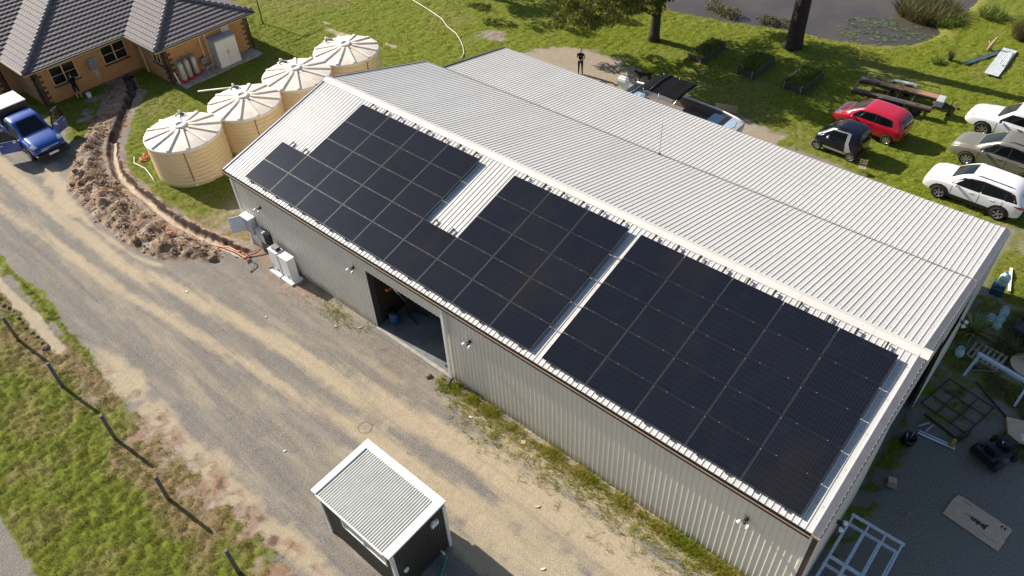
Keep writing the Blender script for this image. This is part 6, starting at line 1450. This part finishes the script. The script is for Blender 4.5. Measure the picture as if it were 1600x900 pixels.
for x, r_w in ((-.42, .24), (.45, .18)):
    for s in (-1, 1): MB().lathe([(.001, -.07), (r_w*.95, -.07), (r_w, 0), (r_w*.95, .07), (.001, .07)], (x, s*.42, r_w), 20, axis='y').build('wheel', M['rubber'], en)
MB().b2(-.75, -.6, -.35, .35, .3, .62).build('catcher', M['black'], en)
sb2_ = thing('cardboard_box', 'small open brown cardboard box on the gravel near the gable', 'box', (26.18, 5.92, 0), .35); MB().b2(-.13, .13, -.12, .12, 0, .2).build('carton', M['card'], sb2_); MB().add([(-.13, -.12, .2), (.13, -.12, .2), (.14, -.27, .13), (-.12, -.27, .13)], [(0, 1, 2, 3), (3, 2, 1, 0)]).build('flap', M['card'], sb2_)
tag(MB().beam((27.0, 5.0, .04), (27.05, 5.25, .04), .06, .03).build('timber_offcut', M['pallet']), 'small timber offcut on the gravel near the galvanised frames', 'offcut'); tag(MB().beam((28.1, 5.1, .04), (28.22, 5.22, .04), .05, .02).build('timber_offcut', M['pallet']), 'small timber offcut beside the printed cardboard sheet', 'offcut')
# printed cardboard sheet
jk_ = thing('cardboard_sheet', 'flattened brown carton printed Jinko lying on the gravel', 'cardboard', (28.78, 6.22, .035), math.radians(-7.5))
b = MB(); b.prism([(-.88, -.50), (.86, -.53), (.87, -.05), (.845, -.02), (.86, .47), (.80, .52), (-.72, .54), (-.86, .49), (-.90, .2)], -.006, .006); b.build('board', M['card'], jk_)
def lettering(txt, size, x, y, rz, mat, parent, shear=0):
    cu = bpy.data.curves.new('lettering', 'FONT'); cu.body = txt; cu.size = size; cu.align_x = 'CENTER'; cu.align_y = 'CENTER'; cu.shear = shear; cu.extrude = .001; cu.offset = .012*size/.2
    o = bpy.data.objects.new('lettering', cu); C.objects.link(o); dg = bpy.context.evaluated_depsgraph_get(); me = bpy.data.meshes.new_from_object(o.evaluated_get(dg)); bpy.data.objects.remove(o)
    me.materials.clear(); me.materials.append(mat); m = bpy.data.objects.new('lettering', me); C.objects.link(m); m.parent = parent; m.location = (x, y, .008); m.rotation_euler = (0, 0, rz)
lettering('Jinko', .24, .03, -.02, PI, M['ink'], jk_)
b = MB()
for k in range(2):
    ox = .58+k*.10
    b.add([(ox, .30, .008), (ox+.05, .30, .008), (ox+.01, .37, .008), (ox+.05, .44, .008), (ox, .44, .008), (ox-.04, .37, .008)], [(0, 1, 2, 5), (5, 2, 3, 4)])
b.build('chevron_mark', M['ink'], jk_)
b = MB(); b.b2(-.42, -.12, .015, .035, .007, .009).b2(-.30, -.14, .05, .06, .007, .009); b.build('small_print', M['ink'], jk_); b = MB(); b.b2(.25, .72, -.31, -.297, .007, .009); b.build('small_print', M['ink'], jk_); b = MB(); b.b2(-.68, -.40, .42, .435, .007, .009).b2(-.6, -.35, .385, .395, .007, .009); b.build('small_print', M['inkred'], jk_)
c2_ = thing('cardboard_sheet', 'plain brown carton sheet with white label at the picture edge', 'cardboard', (29.1, 10.7, .1), .35); MB().b2(-.75, .75, -.5, .5, .0, .1).build('board', M['card'], c2_); MB().b2(-.35, -.05, -.42, -.12, .101, .104).build('label_sticker', M['pvc'], c2_)
c3_ = tag(MB().cyl((28.15, 13.95, .1), .62, .03, 28).build('brown_disc', M['card']), 'round brown board leaning behind the trestle', 'board')
for k, (x, y, rz) in enumerate(((26.55, 14.1, .6), (27.6, 15.2, .3))): pass
pl2 = MB(); pl2.beam((26.05, 19.3, .08), (26.4, 17.75, .08), .1, .05); tag(pl2.build('white_plank', M['pvc']), 'white plank lying across the edge of the shade', 'plank')
dj_ = thing('scrap_trailer', 'small dark trailer with purple bag at the shaded yard edge', 'trailer', (27.9, 15.6, 0), -.12)
b = MB(); b.b2(-.7, .9, -.45, .45, .3, .36).b2(-.7, .9, -.47, -.451, .3, .5).b2(-.7, .9, .451, .47, .3, .5).b2(-.72, -.701, -.45, .45, .3, .5); b.build('tray', M['darkgrey'], dj_)
for s in (-1, 1): MB().lathe([(.001, -.07), (.24, -.07), (.25, 0), (.24, .07), (.001, .07)], (.1, s*.58, .25), 18, axis='y').build('wheel', M['rubber'], dj_)
MB().ell((-.2, .05, .45), (.22, .2, .16), 12, 8).build('bag', M['purple'], dj_)
bh = blade_plant('brush_pile', 'dark pile of dry branches behind the timber pallet', 'brush pile', (27.4, 14.55, 0), 260, (.3, .8), .03, .55, (.5, 1.5), 'reed', 28, 0, part='twigs')
pp_ = tag(MB().ell((28.5, 11.1, .06), (.12, .1, .08), 10, 6).build('purple_toy', M['purple']), 'small purple thing on the ground by the trestle foot', 'object')
# galvanised frames
fr_t = thing('galvanised_frame', 'two-layer galvanised steel frame standing beside the gable wall', 'steel frame', (26.5, 1.0, 0), 0)
for lz, ox in ((.98, 0), (.45, -.05)):
    for x in (-.74, -.25, .25, .74): MB().b2(x-.025+ox, x+.025+ox, -2.6, 2.25, lz, lz+.05).build('long_bar', M['galv'], fr_t)
    for y in (-2.6, -1.0, .62): MB().b2(-.78+ox, .78+ox, y-.05, y+.05, lz-.062, lz-.003).build('cross_bar', M['galv'], fr_t)
    MB().b2(-.80+ox, .80+ox, 2.253, 2.34, lz, lz+.06).build('cross_bar', M['galv'], fr_t)
for x in (-.76, .76):
    for y in (-2.5, .62, 2.3): MB().b2(x-.025, x+.025, y+.05, y+.10, 0, .96).build('leg', M['galv'], fr_t)
tag(MB().tube([(26.0, 1.4, .08), (26.6, 1.2, .1), (27.0, .8, .08)], .05, 8).build('timber_pole', M['timber']), 'dull timber pole lying under the galvanised frame', 'pole')
# inside the doorway
bd = thing('blue_drum', 'blue drum just inside the dark doorway', 'drum', (7.74, .62, .06)); bd.scale = (.75, .75, .8); MB().lathe([(.001, 0), (.26, 0), (.28, .3), (.26, .32), (.28, .35), (.27, .7), (.001, .7)], n=20).build('drum_body', M['bluebin'], bd); MB().lathe([(.28, .7), (.285, .74), (.001, .75)], n=20).build('lid', M['black'], bd)
rm_ = thing('engine_hoist', 'dark hoist with orange boom standing in the shadow inside the doorway', 'hoist', (7.82, 1.35, .06))
MB().beam((0, 0, 0), (0, 0, 1.9), .12, .12).build('mast', M['rust'], rm_); MB().beam((0, 0, 1.75), (.08, -.95, 2.05), .1, .1).build('boom', M['orange'], rm_)
for s in (-1, 1): MB().beam((0, s*.1, .08), (.8, s*.3, .08), .08, .08).build('leg', M['darkgrey'], rm_)
MB().tube([(.02, -.07, .7), (.05, -.6, 1.9)], .03, 8).build('ram', M['alu'], rm_)

# ------------------------------------------------------------------ light, sky, camera
EL, AZ = math.radians(32), math.radians(6)
w_ = bpy.data.worlds.new('World'); S.world = w_; w_.use_nodes = True; nt = w_.node_tree
sky = nt.nodes.new('ShaderNodeTexSky'); sky.sky_type = 'NISHITA'; sky.sun_disc = False; sky.sun_elevation = EL; sky.sun_rotation = math.atan2(-math.cos(AZ), -math.sin(AZ)); sky.air_density = 1; sky.dust_density = 1.2; sky.altitude = 60
L(nt, sky.outputs[0], nt.nodes['Background'].inputs[0]); nt.nodes['Background'].inputs[1].default_value = .078
sl_ = bpy.data.lights.new('sun', 'SUN'); sl_.energy = 5.0; sl_.angle = math.radians(.5); sl_.color = (1, .92, .81)
so = bpy.data.objects.new('sun', sl_); C.objects.link(so)
dr_ = Vector((math.cos(EL)*math.cos(AZ), math.cos(EL)*math.sin(AZ), -math.sin(EL))); so.rotation_euler = dr_.to_track_quat('-Z', 'Y').to_euler(); so.location = (-30, -5, 30)
cam = bpy.data.cameras.new('camera'); cam.sensor_width = 36; cam.lens = 1189.91*36/1600; cam.clip_end = 3000; cam.clip_start = .1
co = bpy.data.objects.new('camera', cam); C.objects.link(co); S.camera = co
yaw, pit, rol = -.7519, .7569, -.0555
cy_, sy_ = math.cos(yaw), math.sin(yaw)
fwd = Vector((sy_*math.cos(pit), cy_*math.cos(pit), -math.sin(pit))); rt = Vector((cy_, -sy_, 0)); up = rt.cross(fwd)
c_, s_ = math.cos(rol), math.sin(rol); r2 = rt*c_+up*s_; u2 = -rt*s_+up*c_
mw = Matrix((r2, u2, -fwd)).transposed().to_4x4(); mw.translation = Vector((26.4532, -12.2046, 22.5272)); co.matrix_world = mw
S.view_settings.view_transform = 'Standard'; S.view_settings.look = 'None'; S.view_settings.gamma = 1; S.view_settings.use_curve_mapping = False
S.view_settings.exposure = .70
S.cycles.max_bounces = 6
